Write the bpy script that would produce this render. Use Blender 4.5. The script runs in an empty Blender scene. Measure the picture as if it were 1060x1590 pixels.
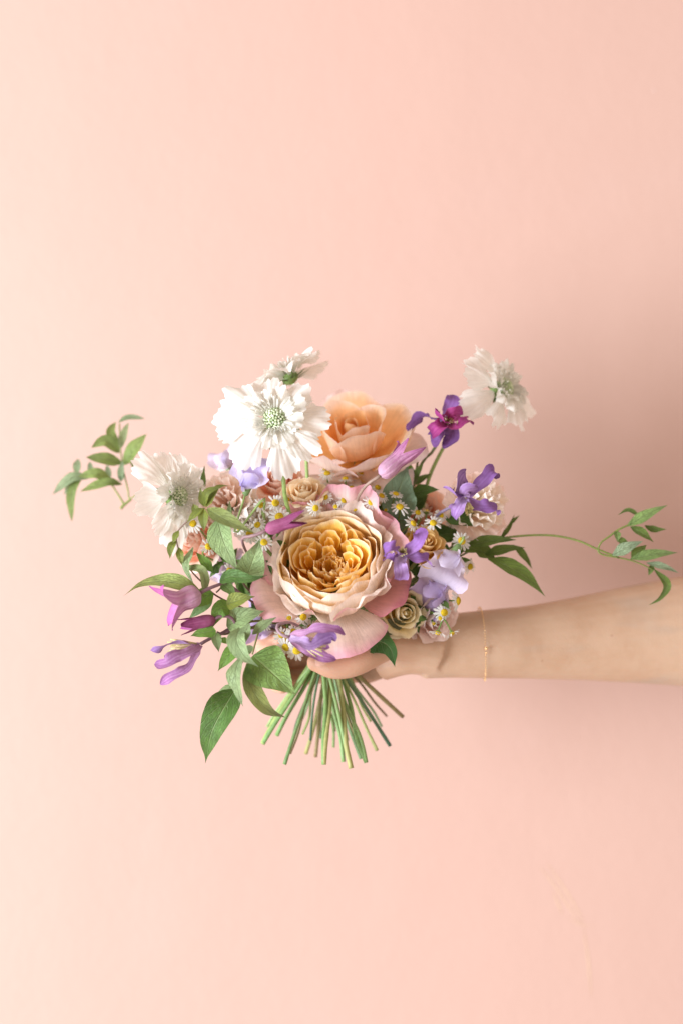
import bpy, math, random
import numpy as np
from mathutils import Vector, Matrix

# ---------------------------------------------------------------- camera, world, light, exposure
SC = bpy.context.scene
COL = SC.collection
D = 1.10            # camera to bouquet plane, metres
S = 0.0005          # metres per photo pixel on that plane
WALL_Y = 0.195
cam_d = bpy.data.cameras.new("camera")
cam = bpy.data.objects.new("camera", cam_d); COL.objects.link(cam)
cam.location = (0, -D, 0); cam.rotation_euler = (math.radians(90), 0, 0)
cam_d.sensor_fit = 'VERTICAL'; cam_d.sensor_height = 36.0
cam_d.lens = 36.0 * D / (1590 * S)
cam_d.clip_start = 0.02; cam_d.clip_end = 60
cam_d.dof.use_dof = True; cam_d.dof.focus_distance = D - 0.055; cam_d.dof.aperture_fstop = 2.1
SC.camera = cam
w = bpy.data.worlds.new("World"); SC.world = w; w.use_nodes = True
w.node_tree.nodes["Background"].inputs[0].default_value = (1.0, 0.82, 0.72, 1)
w.node_tree.nodes["Background"].inputs[1].default_value = 0.86

def area(name, loc, aim, sx, sy, power, color):
    l = bpy.data.lights.new(name, 'AREA'); l.shape = 'RECTANGLE'; l.size = sx; l.size_y = sy
    l.energy = power; l.color = color
    o = bpy.data.objects.new(name, l); COL.objects.link(o); o.location = loc
    o.rotation_euler = (Vector(aim) - Vector(loc)).to_track_quat('-Z', 'Y').to_euler()
    return o
area("window_light", (-2.6, -1.75, -0.32), (0, 0.05, -0.02), 1.7, 1.9, 254, (0.89, 0.965, 1.085))
SC.view_settings.view_transform = 'Standard'; SC.view_settings.look = 'None'
SC.view_settings.exposure = 0.0; SC.view_settings.gamma = 1.0
SC.cycles.use_denoising = True
SC.cycles.max_bounces = 8; SC.cycles.transmission_bounces = 4; SC.cycles.diffuse_bounces = 5
SC.cycles.sample_clamp_indirect = 6.0

# ---------------------------------------------------------------- helpers
R_ = random.Random(7)
PI = math.pi
def W(px, py, d=0.0):
    """photo position on the sheet d metres in front of the bouquet plane -> a point of the place"""
    k = (D - d) / D
    return np.array([(px - 530) * S * k, -d, (795 - py) * S * k])
def V(r, u, t):
    v = np.array([r, -t, u], float); return v / np.linalg.norm(v)
def nz(v): return v / (np.linalg.norm(v) + 1e-12)
def lin(h, k=1.0):
    h = h.lstrip('#'); c = np.array([int(h[i:i+2], 16) / 255 for i in (0, 2, 4)])
    return np.where(c <= 0.04045, c / 12.92, ((c + 0.055) / 1.055) ** 2.4) * k
def lerp(a, b, t): return a + (b - a) * t
def sstep(a, b, x):
    t = np.clip((x - a) / (b - a), 0, 1); return t * t * (3 - 2 * t)
def catmull(pts, n):
    P = np.array(pts, float)
    if len(P) == 2:
        t = np.linspace(0, 1, n)[:, None]; return P[0] * (1 - t) + P[1] * t
    Q = np.vstack([2 * P[0] - P[1], P, 2 * P[-1] - P[-2]])
    m = len(P) - 1; fine = []
    for i in range(m):
        p0, p1, p2, p3 = Q[i:i+4]
        for t in np.linspace(0, 1, 24, endpoint=(i == m - 1)):
            fine.append(.5 * (2*p1 + (p2-p0)*t + (2*p0-5*p1+4*p2-p3)*t*t + (3*p1-p0-3*p2+p3)*t**3))
    F = np.array(fine); L = np.r_[0, np.cumsum(np.linalg.norm(np.diff(F, axis=0), axis=1))]
    s = np.linspace(0, L[-1], n)
    return np.stack([np.interp(s, L, F[:, k]) for k in range(F.shape[1])], 1)
def frame(loc, f, up=(0, 0, 1), roll=0.0):
    z = nz(np.array(f, float)); u = np.array(up, float)
    x = nz(np.cross(u, z)); y = np.cross(z, x)
    c, s = math.cos(roll), math.sin(roll)
    M = np.eye(4); M[:3, 0] = x * c + y * s; M[:3, 1] = -x * s + y * c; M[:3, 2] = z; M[:3, 3] = loc
    return M
def xf(M, P, k=1.0): return (P * k) @ M[:3, :3].T + M[:3, 3]
def wob(rnd, x, n=4, f=1.0):
    y = 0
    for i in range(n):
        y = y + math.sin(rnd.uniform(0, 6.28)) * 0 + np.sin(x * f * (i + 1) * rnd.uniform(.7, 1.3) + rnd.uniform(0, 6.28)) / (i + 1) ** .7
    return y / 2.0

class Root:
    pass
def thing(name, label, cat, loc, group=None):
    o = bpy.data.objects.new(name, None); COL.objects.link(o); o.empty_display_size = .01
    o.location = Vector(loc); o['label'] = label; o['category'] = cat
    if group: o['group'] = group
    return o
def base_of(o):
    while o.parent: o = o.parent
    return np.array(o.location)
def mesh(name, verts, faces, mat, parent=None, uv=None, col=None, colb=None, smooth=True):
    verts = np.asarray(verts, float)
    if parent is not None: verts = verts - base_of(parent)
    m = bpy.data.meshes.new(name)
    m.from_pydata(verts.tolist(), [], [tuple(f) for f in faces])
    if smooth: m.polygons.foreach_set('use_smooth', [True] * len(m.polygons))
    if uv is not None:
        l = m.uv_layers.new(name='UVMap'); idx = np.empty(len(m.loops), int); m.loops.foreach_get('vertex_index', idx)
        l.data.foreach_set('uv', np.asarray(uv)[idx].ravel())
    for nm, c in (('Col', col), ('ColB', colb if colb is not None else col)):
        if c is not None:
            a = m.color_attributes.new(nm, 'FLOAT_COLOR', 'POINT')
            a.data.foreach_set('color', np.c_[c, np.ones(len(c))].ravel())
    m.materials.append(mat)
    o = bpy.data.objects.new(name, m); COL.objects.link(o)
    if parent is not None: o.parent = parent
    return o
def gridfaces(nu, nv, wrap=False, o=0):
    f = []
    for j in range(nv - 1):
        for i in range(nu if wrap else nu - 1):
            k = (i + 1) % nu
            f.append((o + j*nu + i, o + j*nu + k, o + (j+1)*nu + k, o + (j+1)*nu + i))
    return f
def grid(nu, nv):
    u = np.linspace(-1, 1, nu); v = np.linspace(0, 1, nv)
    U, Vv = np.meshgrid(u, v); return U.ravel(), Vv.ravel()
def tint(u, v, c, rnd):
    """pigment: c = dict(base, mid, tip, edge, edgeamt)"""
    b, m, t = c['base'], c.get('mid', c['base']), c['tip']; k = c.get('pos', .5)
    x = np.clip(v, 0, 1)[:, None]
    col = np.where(x < k, lerp(b, m, x / k), lerp(m, t, (x - k) / (1 - k)))
    if 'edge' in c:
        e = np.maximum(v, np.abs(u) * (v ** .3) * .97)
        e = sstep(c.get('e0', .8), 1.02, e + .05 * wob(rnd, u * 5, 3)) * c.get('edgeamt', .8)
        col = lerp(col, c['edge'], e[:, None])
    if 'stripe' in c:
        s = sstep(.35, .9, .5 + .5 * np.cos(u * PI * c.get('ns', 3) * 2 + .3 * np.sin(v * 5)))* sstep(0, .25, v) * c.get('sa', .6) * (1 - .5 * v)
        col = lerp(col, c['stripe'], s[:, None])
    return np.clip(col * rnd.uniform(.95, 1.05), 0, 1)
def prof_eval(prof, s):
    C = catmull(prof, 60); t = np.linspace(0, 1, 60)
    r = np.interp(s, t, C[:, 0]); z = np.interp(s, t, C[:, 1])
    T = np.gradient(C, axis=0); T /= np.linalg.norm(T, axis=1)[:, None] + 1e-9
    over = np.maximum(s - 1, 0); L = np.sum(np.linalg.norm(np.diff(C, axis=0), axis=1))
    r = r + over * L * T[-1, 0]; z = z + over * L * T[-1, 1]
    return r, z, np.interp(s, t, -T[:, 1]), np.interp(s, t, T[:, 0])    # normal leans to the axis / up
def rpetal(root, M, k, prof, phi, a, mat, c, cb=None, rnd=R_, cx=0, cy=0, w0=.35, top=.3, p=2.6, rim=.02, rimf=3.0,
           ruf=0.0, ruff=2.0, curl=0.0, point=0.0, hw=None, hshape=None, nu=13, nv=11, scal=0.0, nsc=3, name='petal', pleat=0.0, npl=5, skew=0.0, wv=1.5):
    u, v = grid(nu, nv)
    ph = rnd.uniform(0, 6.28)
    s = v * (1 - top * np.abs(u + skew * .3) ** p * v + rim * wob(rnd, u, 3, rimf) * v ** 2 + point * np.maximum(0, 1 - np.abs(u) * 2.2) ** 1.5 * v ** 3)
    if scal: s = s + scal * (np.abs(np.sin(nsc * PI * .5 * (u + 1) + ph * .3)) ** .6 - .7) * v ** 3 + scal * .22 * np.sin(u * 27 + ph) * v ** 4
    r, z, nr, nzz = prof_eval(prof, np.maximum(s, 0))
    if hw is not None:
        h = hw * np.interp(v, *zip(*hshape)); ang = np.clip(h / np.maximum(r, 1e-3), 0, a) * u
    else:
        ang = a * u * (w0 + (1 - w0) * np.sin(PI / 2 * np.clip(v * wv, 0, 1)))
    ang = ang + skew * v
    disp = ruf * np.sin(ruff * PI * u + ph) * v ** 2 + ruf * .6 * np.sin(ruff * 1.9 * PI * u + ph * 2) * v ** 4 - curl * np.abs(u) ** 4 * v
    disp = disp + pleat * np.sin(npl * 2 * PI * u + ph) * np.sqrt(v)* (1 - .3 * v) + .012 * wob(rnd, u * 2 + v * 3, 3, 1.5)
    r = r + nr * disp; z = z + nzz * disp
    A = phi + ang
    P = np.stack([cx + r * np.cos(A), cy + r * np.sin(A), z], 1)
    col = tint(u, v, c, rnd); colb = tint(u, v, cb, rnd) if cb else None
    if mat is PETAL:
        e_ = .6 if root.name.split('.')[0] in ('spray_rose', 'carnation') else .68; col = col ** e_; colb = None if colb is None else colb ** e_
    # (u,v) winding: front side looks to the axis
    f = [q[::-1] for q in gridfaces(nu, nv)]
    return mesh(name, xf(M, P, k), f, mat, root, np.stack([u * .5 + .5, v], 1), col, colb)
SHAPES = {
 'ovate': [(0,.04),(.04,.34),(.1,.68),(.2,.95),(.3,1),(.45,.9),(.6,.68),(.75,.4),(.87,.16),(.95,.05),(1,0.0)],
 'lance': [(0,.1),(.15,.6),(.32,1),(.5,.9),(.7,.55),(.88,.2),(1,0)],
 'ellip': [(0,.06),(.1,.5),(.25,.86),(.42,1),(.6,.93),(.78,.62),(.92,.25),(1,0)],
 'tepal': [(0,.35),(.12,.62),(.3,.75),(.5,.85),(.7,1),(.85,.85),(.95,.45),(1,.04)],
 'banner': [(0,.12),(.1,.5),(.3,.9),(.55,1.05),(.75,1),(.9,.8),(1,.42)],
 'strap': [(0,.7),(.3,.9),(.7,1),(.92,.75),(1,.3)],
}
def ribbon(root, pts, hw, nrm, mat, c, cb=None, shape='ovate', twist=(0, 0), cup=0.3, fold=0.0, ruf=0.0, rufn=2.5, pucker=0.0,
           nu=9, nv=22, name='leaf', rnd=R_, rim=0.0, **kw):
    Sp = catmull(pts, nv); T = np.gradient(Sp, axis=0); T /= np.linalg.norm(T, axis=1)[:, None] + 1e-12
    N = np.zeros_like(T); n = np.array(nrm, float)
    for i in range(nv):
        n = n - T[i] * np.dot(n, T[i]); n = nz(n); N[i] = n
    B = np.cross(T, N)
    tw = np.interp(np.linspace(0, 1, nv), np.linspace(0, 1, len(twist)), twist)[:, None]
    N2 = N * np.cos(tw) + B * np.sin(tw); B2 = B * np.cos(tw) - N * np.sin(tw)
    u, v = grid(nu, nv); j = np.repeat(np.arange(nv), nu)
    wid = hw * np.interp(v, *zip(*SHAPES[shape])) * (1 + rim * wob(rnd, v * 9 + u, 3))
    cc = cup if abs(cup) > 1e-3 else 1e-3
    lat = wid * np.sin(cc * u) / cc; off = wid * (1 - np.cos(cc * u)) / cc + np.abs(u) * wid * math.tan(fold)
    off = off + ruf * hw * np.sin(rufn * 2 * PI * v + (u > 0) * 1.7 + rnd.uniform(0, 6)) * np.abs(u) ** 2 * np.sin(PI * np.clip(v, 0, 1)) ** .5
    if pucker:
        off = off + pucker * hw * np.sin(2 * PI * (6 * v - 1.6 * np.abs(u))) * np.sin(PI * np.minimum(1, np.abs(u) * 1.1)) * np.sin(PI * v)
    P = Sp[j] + B2[j] * lat[:, None] + N2[j] * off[:, None]
    col = tint(u, v, c, rnd); colb = tint(u, v, cb, rnd) if cb else None
    return mesh(name, P, gridfaces(nu, nv), mat, root, np.stack([u * .5 + .5, v], 1), col, colb)
def tubegeo(pts, rad, n=8, res=None, o=0, cap=True, lump=0.0, rnd=R_):
    P = catmull(pts, res or max(6, len(pts) * 6)); m = len(P)
    rad = np.interp(np.linspace(0, 1, m), np.linspace(0, 1, len(np.atleast_1d(rad))), np.atleast_1d(rad))
    if lump: rad = rad * (1 + lump * wob(rnd, np.linspace(0, 1, m) * 30, 3))
    T = np.gradient(P, axis=0); T /= np.linalg.norm(T, axis=1)[:, None] + 1e-12
    nn = np.array([.3, .9, .2]); vs = []
    for i in range(m):
        nn = nz(nn - T[i] * np.dot(nn, T[i])); b = np.cross(T[i], nn)
        for q in range(n):
            a = 2 * PI * q / n; vs.append(P[i] + rad[i] * (nn * math.cos(a) + b * math.sin(a)))
    f = gridfaces(n, m, True, o)
    if cap:
        f.append(tuple(o + q for q in range(n))[::-1]); f.append(tuple(o + (m-1)*n + q for q in range(n)))
    return vs, f, np.repeat(np.linspace(0, 1, m), n)
def tube(root, pts, rad, mat, c0, c1=None, name='stem', n=8, res=None, lump=0.0):
    vs, f, t = tubegeo(pts, rad, n, res, lump=lump)
    c1 = c0 if c1 is None else c1
    return mesh(name, vs, f, mat, root, np.c_[t, t], lerp(np.array(c0)[None], np.array(c1)[None], t[:, None]))
def blobgeo(center, r, M=None, nu=8, nv=6, o=0, squash=1.0):
    vs = []
    for j in range(nv):
        th = PI * (j + .02) / (nv - 1 + .04)
        for i in range(nu):
            a = 2 * PI * i / nu; vs.append((r * math.sin(th) * math.cos(a), r * math.sin(th) * math.sin(a), r * math.cos(th) * squash))
    vs = np.array(vs) + np.array(center)
    return vs, gridfaces(nu, nv, True, o)
class Join:
    def __init__(s): s.v = []; s.f = []; s.c = []; s.uv = []; s.n = 0
    def add(s, vs, f, c=None, uv=None):
        vs = np.asarray(vs, float); s.v.append(vs); s.f += [tuple(i + s.n for i in q) for q in f]
        c = np.array([.5, .5, .5]) if c is None else np.asarray(c)
        s.c.append(np.broadcast_to(c, vs.shape).copy()); s.uv.append(np.zeros((len(vs), 2)) if uv is None else uv); s.n += len(vs)
    def build(s, name, mat, root, kind=None):
        o = mesh(name, np.vstack(s.v), s.f, mat, root, np.vstack(s.uv), np.vstack(s.c))
        if kind: o['kind'] = kind
        return o

# ---------------------------------------------------------------- materials
def nodes(name):
    m = bpy.data.materials.new(name); m.use_nodes = True; t = m.node_tree; t.nodes.clear()
    return m, t, t.nodes.new, t.links.new
def sheet_mat(name, trans=.3, rough=.55, spec=.3, vein=0.25, vscale=9.0, kind='petal', mott=.12, tsat=1.0):
    m, t, N, L = nodes(name)
    out = N('ShaderNodeOutputMaterial'); mix = N('ShaderNodeMixShader'); pr = N('ShaderNodeBsdfPrincipled'); tr = N('ShaderNodeBsdfTranslucent')
    a = N('ShaderNodeAttribute'); a.attribute_name = 'Col'; b = N('ShaderNodeAttribute'); b.attribute_name = 'ColB'
    g = N('ShaderNodeNewGeometry'); cm = N('ShaderNodeMix'); cm.data_type = 'RGBA'
    L(g.outputs['Backfacing'], cm.inputs[0]); L(a.outputs['Color'], cm.inputs[6]); L(b.outputs['Color'], cm.inputs[7])
    tc = N('ShaderNodeTexCoord'); nt = N('ShaderNodeTexNoise'); nt.inputs['Scale'].default_value = 75 if kind == 'leaf' else 160; nt.inputs['Detail'].default_value = 5
    L(tc.outputs['Object'], nt.inputs['Vector'])
    rm = N('ShaderNodeMapRange'); rm.inputs['From Min'].default_value = .3; rm.inputs['From Max'].default_value = .7
    rm.inputs['To Min'].default_value = 1 - mott; rm.inputs['To Max'].default_value = 1 + mott
    L(nt.outputs['Fac'], rm.inputs['Value'])
    mul = N('ShaderNodeMix'); mul.data_type = 'RGBA'; mul.blend_type = 'MULTIPLY'; mul.inputs[0].default_value = 1
    L(cm.outputs[2], mul.inputs[6]); L(rm.outputs[0], mul.inputs[7])
    colr = mul.outputs[2]
    uv = N('ShaderNodeUVMap'); sx = N('ShaderNodeSeparateXYZ'); L(uv.outputs[0], sx.inputs[0])
    def math_(op, x, y=None, z=None):
        q = N('ShaderNodeMath'); q.operation = op
        for i, s in enumerate((x, y, z)):
            if s is None: continue
            if isinstance(s, (int, float)): q.inputs[i].default_value = s
            else: L(s, q.inputs[i])
        return q.outputs[0]
    if kind == 'leaf':
        au = math_('ABSOLUTE', math_('SUBTRACT', sx.outputs[0], .5))                 # 0 at the midrib, .5 at the margin
        wn = N('ShaderNodeTexNoise'); wn.inputs['Scale'].default_value = 6; L(uv.outputs[0], wn.inputs['Vector'])
        vv = math_('ADD', math_('SUBTRACT', math_('MULTIPLY', sx.outputs[1], 6.5), math_('MULTIPLY', au, 4.5)), math_('MULTIPLY', wn.outputs['Fac'], .5))
        tri = math_('ABSOLUTE', math_('SUBTRACT', math_('FRACT', vv), .5))         # 0 on a side vein
        side = N('ShaderNodeMapRange'); side.inputs['From Min'].default_value = 0; side.inputs['From Max'].default_value = .09
        side.inputs['To Min'].default_value = 1; side.inputs['To Max'].default_value = 0; L(tri, side.inputs['Value'])
        mid = N('ShaderNodeMapRange'); mid.inputs['From Min'].default_value = .008; mid.inputs['From Max'].default_value = .035
        mid.inputs['To Min'].default_value = 1; mid.inputs['To Max'].default_value = 0; L(au, mid.inputs['Value'])
        vo = N('ShaderNodeTexVoronoi'); vo.feature = 'DISTANCE_TO_EDGE'; vo.inputs['Scale'].default_value = 16; L(uv.outputs[0], vo.inputs['Vector'])
        vm = N('ShaderNodeMapRange'); vm.inputs['From Min'].default_value = 0; vm.inputs['From Max'].default_value = .06
        vm.inputs['To Min'].default_value = .45; vm.inputs['To Max'].default_value = 0; L(vo.outputs['Distance'], vm.inputs['Value'])
        ve = math_('MAXIMUM', math_('MAXIMUM', math_('MULTIPLY', side.outputs[0], .7), mid.outputs[0]), vm.outputs[0])
        cv = N('ShaderNodeMix'); cv.data_type = 'RGBA'; cv.inputs[7].default_value = (.34, .42, .20, 1)
        L(math_('MULTIPLY', ve, .42), cv.inputs[0]); L(colr, cv.inputs[6]); colr = cv.outputs[2]
        height = math_('MULTIPLY', ve, -1.0)
    else:
        mp = N('ShaderNodeMapping'); mp.inputs['Scale'].default_value = (vscale * 3.2, 2.2, 1); L(uv.outputs[0], mp.inputs[0])
        wv = N('ShaderNodeTexNoise'); wv.inputs['Scale'].default_value = 1.0; wv.inputs['Detail'].default_value = 4; wv.inputs['Roughness'].default_value = .6; wv.inputs['Distortion'].default_value = .4
        L(mp.outputs[0], wv.inputs['Vector'])
        n2 = N('ShaderNodeTexNoise'); n2.inputs['Scale'].default_value = 420; n2.inputs['Detail'].default_value = 3; L(tc.outputs['Object'], n2.inputs['Vector'])
        height = math_('ADD', wv.outputs['Fac'], math_('MULTIPLY', n2.outputs['Fac'], .8))
        ln = N('ShaderNodeMapRange'); ln.inputs['From Min'].default_value = .3; ln.inputs['From Max'].default_value = .7; ln.inputs['To Min'].default_value = 1 - vein * .32; ln.inputs['To Max'].default_value = 1.03; L(wv.outputs['Fac'], ln.inputs['Value'])
        c2 = N('ShaderNodeMix'); c2.data_type = 'RGBA'; c2.blend_type = 'MULTIPLY'; c2.inputs[0].default_value = 1
        L(colr, c2.inputs[6]); L(ln.outputs[0], c2.inputs[7]); colr = c2.outputs[2]
    bp = N('ShaderNodeBump'); bp.inputs['Strength'].default_value = vein * 1.6; bp.inputs['Distance'].default_value = .0006
    L(height, bp.inputs['Height'])
    hs = N('ShaderNodeHueSaturation'); hs.inputs['Saturation'].default_value = tsat; hs.inputs['Value'].default_value = 1.0; L(colr, hs.inputs['Color'])
    L(colr, pr.inputs['Base Color']); L(hs.outputs[0], tr.inputs['Color']); L(bp.outputs[0], pr.inputs['Normal']); L(bp.outputs[0], tr.inputs['Normal'])
    pr.inputs['Roughness'].default_value = rough; pr.inputs['Specular IOR Level'].default_value = spec
    mix.inputs[0].default_value = trans; L(pr.outputs[0], mix.inputs[1]); L(tr.outputs[0], mix.inputs[2]); L(mix.outputs[0], out.inputs[0])
    return m
def solid_mat(name, color=None, rough=.5, spec=.4, bump=.2, bscale=300, metal=0.0, sss=0.0, var=.12):
    m, t, N, L = nodes(name)
    out = N('ShaderNodeOutputMaterial'); pr = N('ShaderNodeBsdfPrincipled'); L(pr.outputs[0], out.inputs[0])
    tc = N('ShaderNodeTexCoord'); nt = N('ShaderNodeTexNoise'); nt.inputs['Scale'].default_value = bscale; nt.inputs['Detail'].default_value = 5
    L(tc.outputs['Object'], nt.inputs['Vector'])
    rm = N('ShaderNodeMapRange'); rm.inputs['From Min'].default_value = .3; rm.inputs['From Max'].default_value = .7
    rm.inputs['To Min'].default_value = 1 - var; rm.inputs['To Max'].default_value = 1 + var; L(nt.outputs['Fac'], rm.inputs['Value'])
    mul = N('ShaderNodeMix'); mul.data_type = 'RGBA'; mul.blend_type = 'MULTIPLY'; mul.inputs[0].default_value = 1
    if color is None:
        a = N('ShaderNodeAttribute'); a.attribute_name = 'Col'; L(a.outputs['Color'], mul.inputs[6])
    else: mul.inputs[6].default_value = (*color, 1)
    L(rm.outputs[0], mul.inputs[7]); L(mul.outputs[2], pr.inputs['Base Color'])
    bp = N('ShaderNodeBump'); bp.inputs['Strength'].default_value = bump; bp.inputs['Distance'].default_value = .0006
    L(nt.outputs['Fac'], bp.inputs['Height']); L(bp.outputs[0], pr.inputs['Normal'])
    pr.inputs['Roughness'].default_value = rough; pr.inputs['Specular IOR Level'].default_value = spec; pr.inputs['Metallic'].default_value = metal
    if sss: pr.inputs['Subsurface Weight'].default_value = sss; pr.inputs['Subsurface Radius'].default_value = (.008, .003, .0015); pr.inputs['Subsurface Scale'].default_value = 1.0
    return m
PETAL = sheet_mat('petal_silk', .45, .58, .22, .36, 10, mott=.06)
CREPE = sheet_mat('white_crepe_petal', .50, .75, .12, .26, 8, mott=.04)
PEA = sheet_mat('sweet_pea_petal', .42, .65, .15, .24, 8, mott=.05)
CLEM = sheet_mat('clematis_petal', .15, .6, .25, .5, 6, mott=.12)
DAISY = sheet_mat('daisy_petal', .35, .7, .15, .3, 3, mott=.04)
LEAF = sheet_mat('clematis_leaf', .30, .52, .32, .75, kind='leaf', mott=.24)
STEM = solid_mat('green_stem', None, .5, .35, .35, 260, var=.16)
DISC = solid_mat('daisy_disc', None, .8, .15, 1.0, 1500, var=.25)
POLLEN = solid_mat('pollen_and_buds', None, .7, .2, .3, 900, var=.15)

def wall_mat():
    m, t, N, L = nodes('pink_wall_paint')
    out = N('ShaderNodeOutputMaterial'); pr = N('ShaderNodeBsdfPrincipled'); L(pr.outputs[0], out.inputs[0])
    tc = N('ShaderNodeTexCoord'); P = tc.outputs['Object']
    def noise(sc, det, scl=None):
        n = N('ShaderNodeTexNoise'); n.inputs['Scale'].default_value = sc; n.inputs['Detail'].default_value = det
        if scl:
            mp = N('ShaderNodeMapping'); mp.inputs['Scale'].default_value = scl; L(P, mp.inputs[0]); L(mp.outputs[0], n.inputs['Vector'])
        else: L(P, n.inputs['Vector'])
        return n.outputs['Fac']
    def rng(x, a, b, c, d):
        r = N('ShaderNodeMapRange'); r.inputs[1].default_value = a; r.inputs[2].default_value = b; r.inputs[3].default_value = c; r.inputs[4].default_value = d
        L(x, r.inputs[0]); return r.outputs[0]
    def mixc(f, A, B, mode='MIX'):
        q = N('ShaderNodeMix'); q.data_type = 'RGBA'; q.blend_type = mode
        if isinstance(f, float): q.inputs[0].default_value = f
        else: L(f, q.inputs[0])
        for s, i in ((A, 6), (B, 7)):
            if isinstance(s, tuple): q.inputs[i].default_value = s
            else: L(s, q.inputs[i])
        return q.outputs[2]
    c = mixc(rng(noise(2.2, 4), .35, .65, 0, 1), (.525, .348, .282, 1), (.514, .333, .269, 1))
    c = mixc(rng(noise(9, 6), .55, .75, 0, .25), c, (.53, .362, .305, 1))
    c = mixc(rng(noise(14, 3), .755, .80, 0, .35), c, (.46, .28, .215, 1))          # small specks and scuffs
    c = mixc(rng(noise(30, 2), .80, .83, 0, .4), c, (.58, .43, .375, 1))
    L(c, pr.inputs['Base Color'])
    h1 = noise(420, 3); h2 = noise(13, 5); h3 = noise(95, 4)
    s = N('ShaderNodeMath'); s.operation = 'MULTIPLY_ADD'; L(h1, s.inputs[0]); s.inputs[1].default_value = .12; L(h2, s.inputs[2])
    s2 = N('ShaderNodeMath'); s2.operation = 'MULTIPLY_ADD'; L(h3, s2.inputs[0]); s2.inputs[1].default_value = .22; L(s.outputs[0], s2.inputs[2])
    bp = N('ShaderNodeBump'); bp.inputs['Strength'].default_value = .30; bp.inputs['Distance'].default_value = .0035; L(s2.outputs[0], bp.inputs['Height'])
    L(bp.outputs[0], pr.inputs['Normal'])
    pr.inputs['Roughness'].default_value = .62; pr.inputs['Specular IOR Level'].default_value = .25
    return m

# ---------------------------------------------------------------- the setting: painted wall
def build_wall():
    x, z, t = 2.4, 1.6, .12
    v = [(-x, 0, -z), (x, 0, -z), (x, 0, z), (-x, 0, z), (-x, t, -z), (x, t, -z), (x, t, z), (-x, t, z)]
    f = [(0, 1, 2, 3), (5, 4, 7, 6), (4, 0, 3, 7), (1, 5, 6, 2), (3, 2, 6, 7), (4, 5, 1, 0)]
    o = mesh('wall', v, f, wall_mat(), None, smooth=False)
    o.location = (0, WALL_Y, 0); o['kind'] = 'structure'; o['label'] = 'painted salmon pink plaster wall behind the bouquet'
    # faint scratches in the paint, low on the right
    sm = solid_mat('paint_scratch', (.64, .45, .31), .7, .2, .0, 200, var=.03)
    for ln in ([(836,1345),(862,1378),(890,1420),(905,1440)], [(848,1340),(885,1395),(908,1436)], [(905,1440),(912,1490),(917,1550)],
               [(880,1425),(905,1437),(932,1438)], [(858,1385),(872,1420)]):
        C = catmull([W(a, b, -WALL_Y + .0003) for a, b in ln], 20); w_ = .0006 * np.sin(np.linspace(.15, PI - .1, 20))
        v = np.vstack([C + np.array([1, 0, .3]) * w_[:, None], C - np.array([1, 0, .3]) * w_[:, None]])
        mesh('scratch', v, [(i, i + 1, i + 21, i + 20) for i in range(19)], sm, o)
    cm = solid_mat('bare_filler', (.55, .395, .34), .8, .2, .3, 300)
    for a, b, r in ((1015, 141, .0014), (478, 1257, .0009), (100, 327, .0010), (478, 236, .0012)):
        p = W(a, b, -WALL_Y); vs, fs = blobgeo((0, 0, 0), r, None, 9, 6)
        vs = vs * np.array([1, .22, .8]) * (1 + .25 * np.sin(vs[:, [0]] * 3000)) + p
        mesh('paint_chip', vs, fs, cm, o)
build_wall()

# ---------------------------------------------------------------- stems through the binding point
BIND = W(508, 1004, 0.0)
TAILS = [(408,1155,.004),(442,1187,.018),(503,1187,.03),(545,1193,.03),(568,1184,.022),(605,1158,-.01),(625,1113,-.022),
 (475,1170,-.03),(490,1175,-.022),(455,1150,-.02),(533,1183,.008),(560,1178,.002),(430,1142,-.012),(415,1128,-.022),(550,1128,-.035),
 (592,1128,-.03),(600,1112,-.035),(518,1160,-.015),(463,1128,-.04),(575,1120,-.02),(498,1146,-.035),(482,1150,.0),(520,1135,-.035),
 (540,1150,-.02),(450,1170,.0),(585,1165,-.005),(470,1140,-.01),(555,1150,.012)]
_ti = [0]
def stem(root, base, f, rad=.0022, c0=None, c1=None, via=None, tail=None, lump=.03, lead=.03):
    """from the flower's base down into the hand and out below it"""
    c0 = lin('#95ab66', .88) if c0 is None else c0
    c1 = lin(R_.choice(('#86a566', '#94b070', '#7c9e78', '#9fb268', '#6c8a52', '#a5a262', '#8ca67c', '#8e7c52', '#80a070', '#54765a', '#46684f', '#7a6644', '#b0b878')), .85) if c1 is None else c1
    if tail is None:
        tail = TAILS[_ti[0] % len(TAILS)]
        if _ti[0] >= len(TAILS): tail = (tail[0] + R_.uniform(-9, 9), tail[1] - R_.uniform(10, 45), tail[2] - .012)
        _ti[0] += 1
    T = W(*tail); f = np.array(f, float)
    slot = BIND + (T - BIND) * .16 + np.array([R_.uniform(-.004, .004), R_.uniform(-.008, .008), 0])
    up = BIND - (T - BIND) * .10 + np.array([R_.uniform(-.006, .006), R_.uniform(-.006, .006), 0])
    rad = rad * R_.uniform(.66, .88); b = np.array(base, float); L = np.linalg.norm(b - up)
    pts = [b, b - f * min(lead, L * .25)]
    if via: pts += [W(*q) for q in via]
    else: pts.append(lerp(b - f * L * .3, up, .5))
    pts += [up, slot, lerp(slot, T, .4) + np.array([R_.uniform(-.0025, .0025), R_.uniform(-.002, .002), 0]), lerp(slot, T, .75) + np.array([R_.uniform(-.002, .002), R_.uniform(-.002, .002), 0]), T]
    return tube(root, pts, [rad * .8, rad, rad, rad * R_.uniform(.85, 1.15), rad * R_.uniform(.9, 1.25)], STEM, c0, c1, res=64, n=9, lump=.07)

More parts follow.
